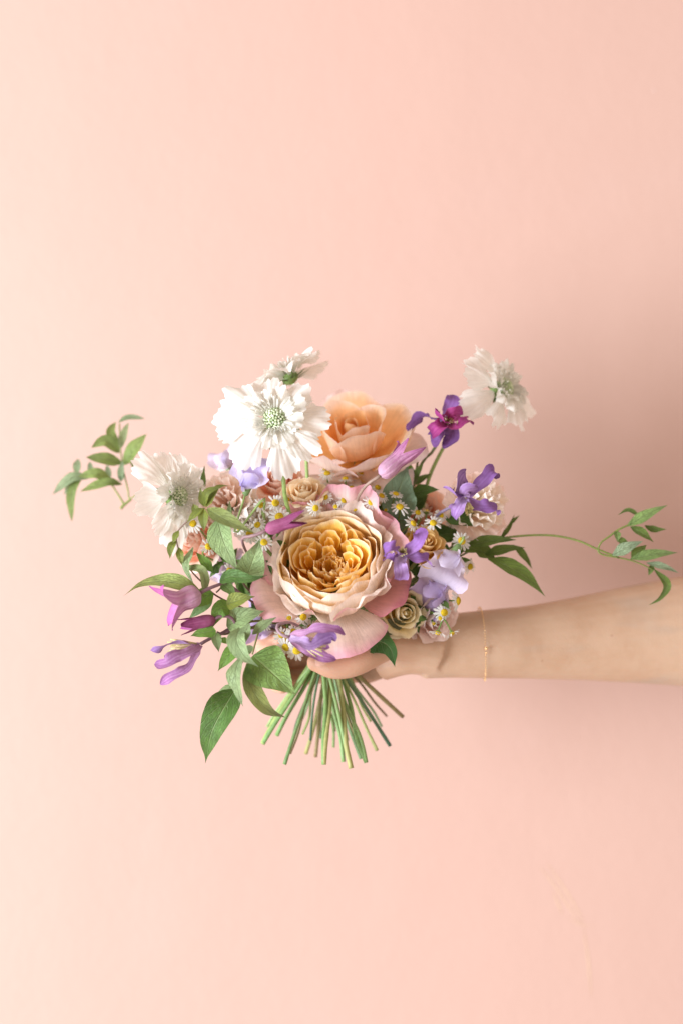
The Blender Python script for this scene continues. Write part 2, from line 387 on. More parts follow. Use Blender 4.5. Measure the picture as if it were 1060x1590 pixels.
# ---------------------------------------------------------------- the arm and hand
def build_person():
    J = Join()
    def limb(pts, rads, n=16, flat=1.0, res=None):
        P = [W(*p) for p in pts]; vs, f, _ = tubegeo(P, rads, n, res or len(pts) * 8)
        vs = np.array(vs)
        if flat != 1.0:
            C = catmull(P, res or len(pts) * 8); y0 = np.repeat(C[:, 1], n); vs[:, 1] = y0 + (vs[:, 1] - y0) * flat
        J.add(vs, f)
    # forearm, elbow and upper arm going out of the picture
    limb([(652,1008,-.016),(700,1003,-.021),(760,1000,-.028),(840,996,-.042),(930,989,-.058),(1030,982,-.074),(1130,978,-.086),(1230,972,-.092),(1290,972,-.093)],
         [.0235,.0268,0.0293,.0338,.0396,.0452,.0480,.0475,.0445], 24, .82, 60)
    limb([(1230,975,-.092),(1330,968,-.088),(1500,960,-.06),(1750,950,.0)], [.042,.043,.048,.056], 22, .95, 40)
    # palm: metacarpals fanning to the knuckles behind the stems, thenar pad in front
    mcp = [(560, 962, -.034), (556, 990, -.040), (556, 1018, -.040), (562, 1044, -.034)]
    for i, m in enumerate(mcp):
        limb([(668, 990 + 9 * i, -.016), (612, 980 + 14 * i, -.024), m], [.0165, .0135, .0105], 12)
    limb([(672, 1010, -.012), (625, 1020, -.010), (590, 1035, -.018)], [.019, .0150, .012], 12)
    limb([(670, 1006, -.010), (632, 1002, .002), (600, 1000, .016)], [.019, .0145, .0108], 12)
    # fingers round the back of the stems, tips showing on the left
    tips = [((500,962,-.044),(446,972,-.034),(424,984,-.012),(436,993,.006)), ((492,990,-.050),(432,996,-.040),(412,1004,-.014),(424,1011,.006)),
            ((494,1018,-.050),(434,1024,-.040),(414,1032,-.014),(426,1038,.004)), ((506,1046,-.042),(448,1054,-.034),(430,1062,-.014),(438,1066,.0))]
    for m, t, r in zip(mcp, tips, (.0092, .0095, .0090, .0078)):
        limb([m] + list(t), [r * 1.12, r * 1.04, r * .98, r * .9, r * .74], 12, res=30)
        e = W(*t[-1]); vs, f = blobgeo(e, r * .76, None, 10, 8); J.add(vs, f)
    # thumb across the front
    limb([(604,1002,.014),(574,1020,.029),(543,1034,.036),(514,1037,.036),(491,1029,.033)], [.0105,.0094,.0093,.0088,.0066], 14, res=34)
    vs, f = blobgeo(W(490,1029,.033), .0070, None, 12, 8); J.add(vs, f)
    sk = skin_mat()
    o = mesh('person', np.vstack(J.v), J.f, sk, None)
    rm = o.modifiers.new('remesh', 'REMESH'); rm.mode = 'VOXEL'; rm.voxel_size = .0014; rm.use_smooth_shade = True
    sm = o.modifiers.new('smooth', 'SMOOTH'); sm.factor = .5; sm.iterations = 9
    dg = bpy.context.evaluated_depsgraph_get(); me = bpy.data.meshes.new_from_object(o.evaluated_get(dg))
    me.name = 'person'; o.modifiers.clear(); o.data = me
    me.materials.clear(); me.materials.append(sk)
    me.polygons.foreach_set('use_smooth', [True] * len(me.polygons))
    o['label'] = 'bare pale arm reaching in from the edge, hand gripping the flower stems'; o['category'] = 'person'
    # thumb nail on the camera side
    nm = solid_mat('finger_nail', (.66, .40, .31), .28, .5, .05, 400)
    P0 = W(500, 1029, .0425)
    u, v = grid(7, 7); P = np.stack([P0[0] - (v - .5) * .0105, P0[1] + .0022 * u * u + .0008 * (v - .5) ** 2 * 4, P0[2] + u * .0043 * (1 - .25 * np.abs(2 * v - 1) ** 3) + .002*(v-.5)], 1)
    top = P; bot = P + np.array([0, .0012, 0]); n = len(u)
    f = [q for q in gridfaces(7, 7)] + [tuple(i + n for i in q[::-1]) for q in gridfaces(7, 7)]
    mesh('thumb_nail', np.vstack([top, bot]), f, nm, o)
def skin_mat():
    m, t, N, L = nodes('skin')
    out = N('ShaderNodeOutputMaterial'); pr = N('ShaderNodeBsdfPrincipled'); L(pr.outputs[0], out.inputs[0])
    tc = N('ShaderNodeTexCoord'); P = tc.outputs['Object']
    def noise(sc, det):
        n = N('ShaderNodeTexNoise'); n.inputs['Scale'].default_value = sc; n.inputs['Detail'].default_value = det; L(P, n.inputs['Vector']); return n.outputs['Fac']
    def mixc(f, A, B):
        q = N('ShaderNodeMix'); q.data_type = 'RGBA'; L(f, q.inputs[0])
        for s, i in ((A, 6), (B, 7)):
            if isinstance(s, tuple): q.inputs[i].default_value = s
            else: L(s, q.inputs[i])
        return q.outputs[2]
    def rng(x, a, b, c, d):
        r = N('ShaderNodeMapRange'); r.inputs[1].default_value = a; r.inputs[2].default_value = b; r.inputs[3].default_value = c; r.inputs[4].default_value = d
        L(x, r.inputs[0]); return r.outputs[0]
    c = mixc(rng(noise(34, 6), .38, .62, 0, 1), (.53, .36, .243, 1), (.49, .318, .205, 1))
    c = mixc(rng(noise(120, 4), .5, .75, 0, .3), c, (.56, .40, .285, 1))
    # redder towards the hand and fingertips
    sx = N('ShaderNodeSeparateXYZ'); L(P, sx.inputs[0])
    c = mixc(rng(sx.outputs[0], .07, -.03, 0, .75), c, (.60, .315, .205, 1))
    # faint veins
    mp = N('ShaderNodeMapping'); mp.inputs['Scale'].default_value = (9, 20, 34); L(P, mp.inputs[0])
    vo = N('ShaderNodeTexNoise'); vo.inputs['Scale'].default_value = 1.0; vo.inputs['Detail'].default_value = 2; L(mp.outputs[0], vo.inputs['Vector'])
    c = mixc(rng(vo.outputs['Fac'], .55, .68, 0, .5), c, (.41, .325, .255, 1))
    for a, b in ((960, 992), (846, 1030)):
        d = N('ShaderNodeVectorMath'); d.operation = 'DISTANCE'; L(P, d.inputs[0]); d.inputs[1].default_value = tuple(W(a, b, .004))
        sc = N('ShaderNodeVectorMath'); sc.operation = 'MULTIPLY'; L(P, sc.inputs[0]); sc.inputs[1].default_value = (1, 0, 1)
        q = W(a, b, .0); d.inputs[1].default_value = (q[0], 0, q[2]); L(sc.outputs[0], d.inputs[0])
        c = mixc(rng(d.outputs['Value'], .0004, .0013, .45, 0), c, (.33, .15, .08, 1))
    L(c, pr.inputs['Base Color'])
    bp = N('ShaderNodeBump'); bp.inputs['Strength'].default_value = .5; bp.inputs['Distance'].default_value = .0007
    L(noise(760, 6), bp.inputs['Height']); L(bp.outputs[0], pr.inputs['Normal'])
    pr.inputs['Roughness'].default_value = .5; pr.inputs['Specular IOR Level'].default_value = .35
    pr.inputs['Subsurface Weight'].default_value = .25; pr.inputs['Subsurface Radius'].default_value = (.006, .0025, .0015); pr.inputs['Subsurface Scale'].default_value = 1
    return m
build_person()

def build_bracelet():
    gm = solid_mat('gold', (.86, .58, .28), .28, .5, .1, 500, metal=1.0)
    c = W(748, 1000, -.0265); n = 84
    root = thing('bracelet', 'thin gold chain bracelet round the bare wrist', 'bracelet', c)
    J = Join()
    for i in range(n):
        a = 2 * PI * i / n
        p = c + np.array([.0006 * math.sin(a * 2) - .002 * math.sin(a), -.0248 * math.cos(a), .0290 * math.sin(a)])
        vs, f = blobgeo((0, 0, 0), .00056, None, 6, 5)
        k = np.array([.75, 1, 1.25]) if i % 2 else np.array([1.15, 1, .9])
        J.add(vs * k + p, f)
    J.build('chain', gm, root, 'stuff')
    J = Join(); vs, f = blobgeo(c + np.array([.0006, -.0254, -.001]), .0012, None, 10, 8); vs = c + (vs - c) * np.array([1, 1, 1]); J.add(vs, f)
    vs, f = blobgeo(c + np.array([.0006, -.0252, -.0044]), .0009, None, 10, 8); J.add(vs, f)
    J.build('charm', gm, root, 'stuff')
build_bracelet()
def build_tape():
    m = solid_mat('teal_tape', (.03, .30, .34), .45, .4, .3, 300)
    c = W(527, 1035, .004); n = 40
    prof = [(.0125, -.0016), (.0130, -.0013), (.0130, .0013), (.0125, .0016)]
    v = []; 
    for i in range(n):
        a = 2 * PI * i / n
        for r, z in prof: v.append(c + np.array([r * 1.1 * math.cos(a), r * math.sin(a) * .95, z + .0008 * math.sin(3 * a)]))
    f = [(i * 4 + k, ((i + 1) % n) * 4 + k, ((i + 1) % n) * 4 + (k + 1) % 4, i * 4 + (k + 1) % 4) for i in range(n) for k in range(4)]
    o = mesh('binding_tape', v, f, m, None); o['label'] = 'narrow teal tape tied round the stems under the thumb'; o['category'] = 'tape'
build_tape()
# ---------------------------------------------------------------- roses and other ruffled blooms
def pal(base, mid, tip, edge=None, amt=.7, e0=.8, k=.78, **kw):
    k = min(1.0, k * 1.16)
    c = dict(base=lin(base, k), mid=lin(mid, k), tip=lin(tip, k), **kw)
    if edge: c['edge'] = lin(edge, k); c['edgeamt'] = amt; c['e0'] = e0
    return c
def ring(root, M, k, n, prof, a, mat, c, cb, rnd, ph=0.0, jit=.12, hj=.08, **kw):
    for i in range(n):
        pr = [(r * (1 + rnd.uniform(-.04, .04)), z) for r, z in prof]
        pr = [(r, z * (1 + rnd.uniform(-hj, hj) * (z > 0))) for r, z in pr]
        rpetal(root, M, k, pr, ph + 2 * PI * (i + rnd.uniform(-jit, jit)) / n, a * rnd.uniform(.9, 1.1), mat, c, cb, rnd, **kw)
def sepals(root, M, k, rnd, z=-.75, n=5, r=.5, c=None):
    c = c or pal('#7f9c50', '#86a558', '#94ad66', k=.6)
    J = Join()
    for i in range(n):
        a = 2 * PI * i / n + .3
        d = np.array([math.cos(a), math.sin(a), 0])
        pts = [xf(M, (np.array([0, 0, z - .05]) + d * q + np.array([0, 0, h]))[None], k)[0] for q, h in ((.08, 0), (.3, .04), (r, .0), (r * 1.25, -.15))]
        ribbon(root, pts, .13 * k, M[:3, 2], LEAF, c, shape='lance', name='sepal', nu=5, nv=8, rnd=rnd)
    vs, f = blobgeo((0, 0, z - .08), .2, None, 10, 8, squash=1.1)
    mesh('calyx', xf(M, vs, k), f, STEM, root, np.zeros((len(vs), 2)), np.broadcast_to(lin('#7c9a4c', .65), vs.shape))

def main_rose():
    rnd = random.Random(21)
    loc = W(514, 880, .045); f = V(-.10, .60, .80); M = frame(loc, f); k = .0360
    root = thing('garden_rose', 'large open apricot garden rose with ruffled golden heart and pink outer petals', 'rose', loc - f * .03)
    cream_o = pal('#f0c489', '#f8dfc0', '#fbe6d2', '#f7d9cc', .5, .86)
    cream_i = pal('#f0a024', '#f7bc4c', '#f9d084', '#fbe8d0', .9, .9, 1)
    gold = pal('#f29a10', '#f8b428', '#fbc858', '#fde8b8', .85, .84, 1)
    gold_b = pal('#f4a21c', '#f9ba38', '#fbce68', '#fde8bc', .85, .84, 1)
    amber = pal('#f09010', '#f6a81c', '#fabc3c', '#fde0a0', .8, .82, 1)
    pink = pal('#f6d0a4', '#f7d6be', '#f5cec0', '#dc7896', .8, .80, .92)
    pinkd = pal('#eaa688', '#e39288', '#dc8488', '#c85a78', .7, .85, .84)
    pinkb = pal('#f0c0a0', '#efb6a4', '#ea9f9c', '#d66a86', .7, .80)
    # guard petals, each with its own spread
    def guard(deg, a, pr, c, **kw):
        pr = [(r_ * (1 + .12 * (r_ > .5)), z_) for r_, z_ in pr]
        rpetal(root, M, k, pr, math.radians(deg), a, PETAL, c, pinkb, rnd, nu=19, nv=15, w0=.5, **kw)
    P_flat = [(.22, -.78), (.75, -.62), (1.2, -.36), (1.5, -.22), (1.66, -.2)]
    P_up = [(.22, -.78), (.85, -.52), (1.14, .05), (1.27, .50), (1.40, .84)]
    P_dn = [(.22, -.80), (.75, -.72), (1.15, -.64), (1.42, -.66), (1.58, -.78)]
    guard(74, .64, P_up, pink, top=.18, ruf=.12, ruff=2.6, rim=.06, curl=.05)
    guard(118, .58, [(.22,-.78),(.85,-.5),(1.09,.05),(1.18,.42),(1.28,.64)], pink, top=.2, ruf=.10, ruff=2.2, rim=.05)
    guard(28, .58, [(.22,-.78),(.85,-.52),(1.16,-.06),(1.32,.24),(1.48,.38)], pink, top=.22, ruf=.06, ruff=2.2, rim=.04, curl=.1)
    guard(-8, .56, [(.22,-.8),(.8,-.70),(1.12,-.58),(1.34,-.5),(1.46,-.54)], pinkd, top=.24, ruf=.03, rim=.03)
    guard(-76, .66, P_dn, pink, top=.22, ruf=.06, ruff=1.6, rim=.06, curl=.12, point=.05)
    guard(205, .66, [(.22,-.8),(.8,-.6),(1.12,-.34),(1.38,-.16),(1.56,-.2)], pink, top=.22, ruf=.03, rim=.04, curl=.10)
    guard(158, .6, [(.22,-.8),(.8,-.6),(1.12,-.3),(1.30,-.1),(1.42,-.05)], pink, top=.2, ruf=.04, rim=.04)
    # the bowl
    bowl = [(.12, -.74), (.58, -.64), (.93, -.30), (1.03, .04), (1.02, .28), (.98, .44), (1.01, .53)]
    bs = lambda q, h=1.0: [(r * q, z * (h if z > 0 else 1)) for r, z in bowl]
    for deg, a, q, h, kw in ((-100, .80, 1.04, .44, dict(rim=.04, ruf=.05, ruff=2.2)), (-38, .84, 1.09, .78, dict(curl=.20, ruf=.04, rim=.03)), (22, .82, 1.06, 1.0, dict(ruf=.03, rim=.025)),
                             (82, .84, 1.04, 1.02, dict(ruf=.03, rim=.025)), (142, .84, 1.05, 1.0, dict(ruf=.03, rim=.025)), (203, .84, 1.05, .86, dict(ruf=.03, rim=.03))):
        rpetal(root, M, k, bs(q, h), math.radians(deg), a, PETAL, cream_i, cream_o, rnd, top=.15, p=3, rimf=2.2, nu=21, nv=15, w0=.45, **kw)
    for deg, a, pr, kw in ((-48, .62, [(.15,-.76),(.7,-.62),(1.04,-.28),(1.16,.02),(1.20,.22),(1.32,.30)], dict(ruf=.07, rim=.05, curl=.20)), (10, .60, [(.15,-.76),(.7,-.62),(1.06,-.25),(1.18,.08),(1.24,.34),(1.36,.42)], dict(ruf=.07, rim=.05, curl=.18)),
                           (-128, .60, [(.15,-.76),(.7,-.64),(1.04,-.34),(1.15,-.06),(1.20,.06),(1.30,.08)], dict(ruf=.06, rim=.05, curl=.15)), (178, .55, [(.15,-.76),(.7,-.62),(1.04,-.28),(1.14,.06),(1.18,.30),(1.28,.36)], dict(ruf=.07, rim=.05, curl=.12)),
                           (128, .6, [(.15,-.76),(.7,-.6),(1.04,-.2),(1.14,.2),(1.18,.48),(1.28,.58)], dict(ruf=.08, rim=.06, curl=.1)), (62, .6, [(.15,-.76),(.7,-.6),(1.04,-.2),(1.14,.2),(1.18,.48),(1.28,.58)], dict(ruf=.08, rim=.06, curl=.1))):
        rpetal(root, M, k, pr, math.radians(deg), a, PETAL, cream_o, pink, rnd, top=.2, p=2.6, rimf=3.0, ruff=2.2, nu=21, nv=15, w0=.45, **kw)
    for deg, a, q, h, kw in ((-128, .66, .95, .74, dict(point=.06)), (-62, .70, .95, .82, dict(point=.10)), (2, .72, .96, 1.0, {}), (62, .7, .95, 1.04, {}), (125, .7, .95, 1.04, {}), (190, .66, .95, .95, {})):
        rpetal(root, M, k, bs(q, h), math.radians(deg), a, PETAL, cream_i, cream_o, rnd, top=.2, p=2.6, nu=19, nv=13, w0=.45, rim=.03, rimf=2.4, ruf=.03, ruff=1.6, **kw)
    # quartered heart: nested folded petals round four foci, backed by two more rows inside the bowl
    for q, n_, h, o in ((.86, 6, .46, .2),):
        for i in range(n_):
            ph = o + 2 * PI * (i + rnd.uniform(-.1, .1)) / n_; low = .12 * max(0, -math.sin(ph))
            rpetal(root, M, k, [(.25, -.6), (q * .8, -.4), (q * .98, 0), (q, .2), (q * .96, h - low)], ph, .62, PETAL, cream_i, cream_i, rnd, top=.16, p=3, rim=.035, ruf=.03, ruff=1.6, w0=.6, nu=15, nv=10)
    def quarter(deg, foc, rads, z0, zt, half, tilt=0.0):
        al = math.radians(deg); n = len(rads)
        for i, rr in enumerate(rads):
            t = i / max(1, n - 1)
            c = {k_: (lerp(amber[k_], gold[k_], t) if isinstance(amber[k_], np.ndarray) else amber[k_]) for k_ in amber}
            h = lerp(z0, zt, t) + rnd.uniform(-.03, .03); bt = -.10
            rpetal(root, M, k, [(rr * .45, bt - .05), (rr * .78, bt + .1), (rr * .98, lerp(bt, h, .55)), (rr * 1.08, lerp(bt, h, .85)), (rr * 1.16, h)], al + rnd.uniform(-.2, .2) + tilt * (1 - t), half * rnd.uniform(.9, 1.08), PETAL, c, gold_b if i > 1 else c, rnd,
                   cx=(foc + .03 * (1 - t)) * math.cos(al) + rnd.uniform(-.03, .03), cy=(foc + .03 * (1 - t)) * math.sin(al) + rnd.uniform(-.03, .03), top=.16, p=3.2, rim=.04, rimf=2.6, ruf=.022, ruff=1.6, w0=.8, nu=19, nv=10, curl=rnd.uniform(-.03, .05))
    quarter(-4, .34, [.10, .20, .31, .43], .22, .45, 1.65, .5)
    quarter(178, .36, [.11, .22, .33, .44], .20, .46, 1.35, -.4)
    quarter(92, .40, [.11, .22, .36], .28, .50, 1.2, .3)
    quarter(268, .36, [.10, .20, .32], .14, .28, 1.4, -.3)
    for dg, fo, rr, h in ((135, .46, .30, .46), (48, .46, .30, .46), (222, .44, .30, .38), (-45, .42, .30, .34), (140, .34, .2, .36), (42, .34, .2, .36), (228, .32, .2, .28), (-48, .32, .2, .26), (100, .2, .16, .28), (200, .2, .15, .24), (-20, .22, .16, .26)):
        al = math.radians(dg)
        rpetal(root, M, k, [(rr * .5, -.35), (rr, -.1), (rr * 1.05, h * .6), (rr * .95, h)], al, 1.15, PETAL, gold, gold_b, rnd, cx=fo * math.cos(al), cy=fo * math.sin(al), top=.2, p=2.6, rim=.04, rimf=2.4, ruf=.02, w0=.7, nu=15, nv=9, point=.05)
    for i in range(20):                                                  # crumpled petaloids in the very middle
        b_ = i * 2.4; q = .055 * math.sqrt(i + .3); sz = rnd.uniform(.07, .13)
        rpetal(root, M, k, [(.03, -.35), (sz * .8, -.15), (sz, .02), (sz * .8, rnd.uniform(.04, .10) + q * .3)], b_ + rnd.uniform(-.7, .7), 1.35, PETAL, amber, gold, rnd, cx=q * math.cos(b_) * .9, cy=q * math.sin(b_) * .9, top=.28, rim=.05, ruf=.02, nu=11, nv=7, w0=.7)
    sepals(root, M, k, rnd)
    stem(root, loc - f * k * .85, f, .0030, tail=(545, 1193, .03))
main_rose()

def back_rose():
    rnd = random.Random(5)
    loc = W(548, 679, -.01); f = V(-.12, .74, .62); M = frame(loc, f, roll=.2); M[:3, 2] *= .78; k = .0355
    root = thing('garden_rose', 'half open peach garden rose at the top behind the white scabious', 'rose', loc - f * .03)
    pe_i = pal('#f09a34', '#f7b062', '#fac88e', '#fce6d2', .8, .84, 1); pe_o = pal('#f6ba78', '#faca98', '#fbd8b6', '#fbe4d4', .6, .8, 1)
    core = pal('#ea8a28', '#f09e44', '#f4b266', '#f8c890', .6, .8, .95); pale = pal('#eeb27c', '#f5d9c4', '#f6dfd2', '#f1c9c2', .6, .84)
    ring(root, M, k, 3, [(.05, -.6), (.15, -.1), (.17, .35), (.12, .58)], 1.6, PETAL, core, core, rnd, .2, w0=.7, rim=.02, rimf=2)
    ring(root, M, k, 3, [(.08, -.6), (.30, -.15), (.36, .35), (.34, .62)], 1.35, PETAL, core, pe_o, rnd, .9, w0=.6, rim=.02, rimf=2, ruf=.03, ruff=1.2, nu=17)
    ring(root, M, k, 4, [(.12, -.68), (.5, -.35), (.64, .2), (.66, .52), (.74, .66)], 1.1, PETAL, pe_i, pe_o, rnd, .3, w0=.5, rim=.02, rimf=2, ruf=.04, ruff=1.2, curl=.10, point=.06, nu=19, nv=13)
    g = lambda deg, a, pr, c=pe_i, cb=pale, **kw: rpetal(root, M, k, pr, math.radians(deg), a, PETAL, c, cb, rnd, nu=17, nv=13, w0=.45, **kw)
    g(-75, .74, [(.15,-.7),(.7,-.55),(1.0,-.22),(1.12,.02),(1.18,.2)], curl=.22, rim=.05, top=.25, point=.1)
    g(-125, .62, [(.15,-.7),(.7,-.55),(1.0,-.25),(1.10,.05),(1.12,.22)], curl=.16, rim=.05, top=.25, point=.08)
    g(-28, .72, [(.15,-.7),(.7,-.5),(1.05,-.1),(1.2,.2),(1.34,.32)], curl=.18, rim=.04, top=.22, point=.05)
    g(20, .72, [(.15,-.7),(.75,-.5),(1.1,-.1),(1.3,.12),(1.45,.16)], curl=.14, rim=.04, top=.22)
    g(92, .7, [(.15,-.7),(.75,-.5),(1.05,-.05),(1.15,.28),(1.25,.44)], curl=.1, rim=.04, top=.2)
    g(160, .62, [(.15,-.7),(.75,-.52),(1.05,-.15),(1.2,.1),(1.32,.16)], curl=.14, rim=.04, top=.22)
    # pale reflexed outer petals
    g(-62, .62, [(.15,-.75),(.8,-.8),(1.2,-.72),(1.5,-.7),(1.66,-.78)], pale, pale, ruf=.05, top=.2, rim=.03, curl=.1)
    g(-118, .55, [(.15,-.75),(.8,-.72),(1.15,-.56),(1.35,-.5),(1.5,-.6)], pale, pale, ruf=.04, top=.2, rim=.03)
    g(-15, .5, [(.15,-.75),(.8,-.7),(1.25,-.5),(1.5,-.35),(1.62,-.4)], pale, pale, ruf=.04, top=.2, rim=.03)
    g(100, .45, [(.15,-.75),(.8,-.6),(1.2,-.1),(1.35,.2),(1.45,.35)], pale, pale, ruf=.04, top=.2, rim=.03)
    sepals(root, M, k, rnd)
    stem(root, loc - f * k * .85, f, .0028, via=[(545, 800, -.02)])
back_rose()

def spray_rose(label, px, py, d, f, R, ci, co, seed, outer=True, open_=1.0, name='spray_rose', cat='rose', tail=None):
    rnd = random.Random(seed); loc = W(px, py, d); M = frame(loc, f, roll=seed * .7); k = R
    root = thing(name, label, cat, loc - f * R * .6)
    ring(root, M, k, 3, [(.02, -.4), (.09, 0), (.10, .42), (.05, .56)], 1.7, PETAL, ci, ci, rnd, .2, w0=.8, rim=.03, nu=11, nv=9)
    ring(root, M, k, 4, [(.05, -.5), (.20, -.05), (.23, .40), (.19, .55)], 1.2, PETAL, ci, co, rnd, .9, w0=.6, rim=.03, nu=11, nv=9)
    ring(root, M, k, 5, [(.08, -.55), (.33, -.15), (.39, .34), (.40, .52)], 1.0, PETAL, ci, co, rnd, .3, w0=.5, rim=.03, curl=.03, nu=11, nv=9)
    ring(root, M, k, 5, [(.1, -.6), (.48, -.3), (.58, .2), (.66 * open_, .42)], .9, PETAL, ci, co, rnd, .8, w0=.5, rim=.04, curl=.07, point=.04, nu=13, nv=9)
    if outer:
        ring(root, M, k, 6, [(.12, -.62), (.6, -.45), (.80, 0), (.93 * open_, .20), (1.03 * open_, .20)], .78, PETAL, ci, co, rnd, .1, w0=.5, rim=.04, curl=.1, ruf=.03, point=.05, nu=13, nv=9)
        ring(root, M, k, 5, [(.12, -.65), (.65, -.6), (.95, -.3), (1.12 * open_, -.2), (1.2 * open_, -.28)], .7, PETAL, co, co, rnd, .5, w0=.5, rim=.04, curl=.1, ruf=.04, nu=13, nv=9)
    sepals(root, M, k, rnd)
    stem(root, loc - f * R * .75, f, .0019, tail=tail)
    return root
yel_i = pal('#ec9c3c', '#f5bc72', '#f8d298', '#fae8bc', .7, .84, 1); yel_o = pal('#f2bc7c', '#f6cc92', '#f8dca6', '#faeac4', .7, .82, 1)
cre_i = pal('#e8b440', '#f2d478', '#f6e2a4', '#f8e9bc', .5, .84, 1); cre_o = pal('#eed080', '#f4e0a4', '#f6e6b8', '#f8ecc8', .5, .84, 1)
org_i = pal('#cf7a12', '#e59a2a', '#eeb04e', '#f2c474', .6, .84); org_o = pal('#e09a38', '#ecb054', '#f0c070', '#f3cd88', .6, .84)
pch_i = pal('#ee8450', '#f5a076', '#f8ba96', '#fad8c0', .6, .84, 1); pch_o = pal('#f4a478', '#f8bc98', '#fad0b4', '#fce2d0', .6, .84, 1)
spray_rose('small buttery spray rose tucked just above the big rose', 472, 768, .026, V(-.05, .72, .68), .0165, yel_i, yel_o, 3)
spray_rose('pale yellow spray rose peeping out under the coral petal of the big rose', 625, 951, .030, V(.32, .0, .95), .0178, cre_i, cre_o, 4)
spray_rose('small amber spray rose beside the open purple clematis', 660, 846, .040, V(.30, .55, .78), .0150, org_i, org_o, 6)
spray_rose('orange spray rose half hidden among the daisies', 552, 768, .000, V(.0, .6, .8), .0165, org_i, org_o, 8)
spray_rose('coral peach rose low on the outer side under the white scabious', 304, 842, .012, V(-.55, .15, .8), .0195, pch_i, pch_o, 9)
spray_rose('orange peach rose hidden behind the tall scabious stem', 432, 748, -.005, V(-.1, .6, .8), .0185, pch_i, pch_o, 10)
spray_rose('soft peach rose deep behind the grey green leaf', 656, 792, -.022, V(.35, .5, .75), .0210, pch_i, pch_o, 11)
spray_rose('blush rose hanging low beside the wrist', 672, 960, .018, V(.5, -.25, .82), .0190, pal('#e8a890', '#f0c0ac', '#f3cfc0', '#f5dacd', .6), pal('#eab8a4', '#f1cabb', '#f3d4c8', '#f5ddd2', .6), 12)

def carnation(label, px, py, d, f, R, cc, co, seed, tail=None):
    rnd = random.Random(seed); loc = W(px, py, d); M = frame(loc, f, roll=seed); k = R
    root = thing('carnation', label, 'carnation', loc - f * R * .6)
    for n, prof, a, ru, c in ((6, [(.1,-.6),(.5,-.5),(.85,-.3),(1.05,-.22)], .62, .06, co), (6, [(.1,-.6),(.5,-.35),(.8,0),(.95,.12)], .6, .08, co), (5, [(.08,-.6),(.4,-.25),(.62,.15),(.74,.36)], .6, .10, cc),
                              (4, [(.06,-.6),(.28,-.2),(.42,.28),(.5,.52)], .8, .10, cc), (3, [(.04,-.6),(.15,-.2),(.22,.35),(.28,.62)], .8, .09, cc), (3, [(.02,-.6),(.05,-.1),(.07,.4),(.1,.66)], 1.2, .05, cc)):
        ring(root, M, k, n, prof, a, PETAL, c, c, rnd, rnd.uniform(0, 6), w0=.35, ruf=ru * .8, ruff=2.1, rim=.05, rimf=6, top=.18, nu=21, nv=10, jit=.2, hj=.15)
    vs, f_ = blobgeo((0, 0, -.75), .28, None, 10, 8, squash=1.5)
    mesh('calyx', xf(M, vs, k), f_, STEM, root, np.zeros((len(vs), 2)), np.broadcast_to(lin('#8aa866', .65), vs.shape))
    stem(root, loc - f * R * .95, f, .0019, tail=tail)
carnation('ruffled blush peach carnation below the front white scabious', 350, 776, .012, V(-.30, .35, .88), .0245, pal('#f8b08a', '#fcccae', '#fde0cc', '#feeee2', .6, .8, 1), pal('#fad4b0', '#fde8d0', '#fef0e0', '#fff4ea', .6, .8, 1), 31)
carnation('ruffled cream and pink carnation behind the drooping purple clematis', 744, 786, .008, V(.50, .20, .85), .0270, pal('#f8d0a0', '#fce8c8', '#fef0dc', '#fde8da', .6, .8, 1), pal('#f9d0b2', '#fcdfca', '#fde4d4', '#f9cec2', .6, .8, 1), 32)
carnation('small cream lisianthus bloom beside the daisies and the lavender sweet pea', 392, 806, .012, V(-.2, .5, .85), .0180, pal('#f0d8b4', '#f5e4cc', '#f8ecdc', '#f9efe2', .5), pal('#f0d8b8', '#f5e2cc', '#f7e8d8', '#f8ece0', .5), 33)

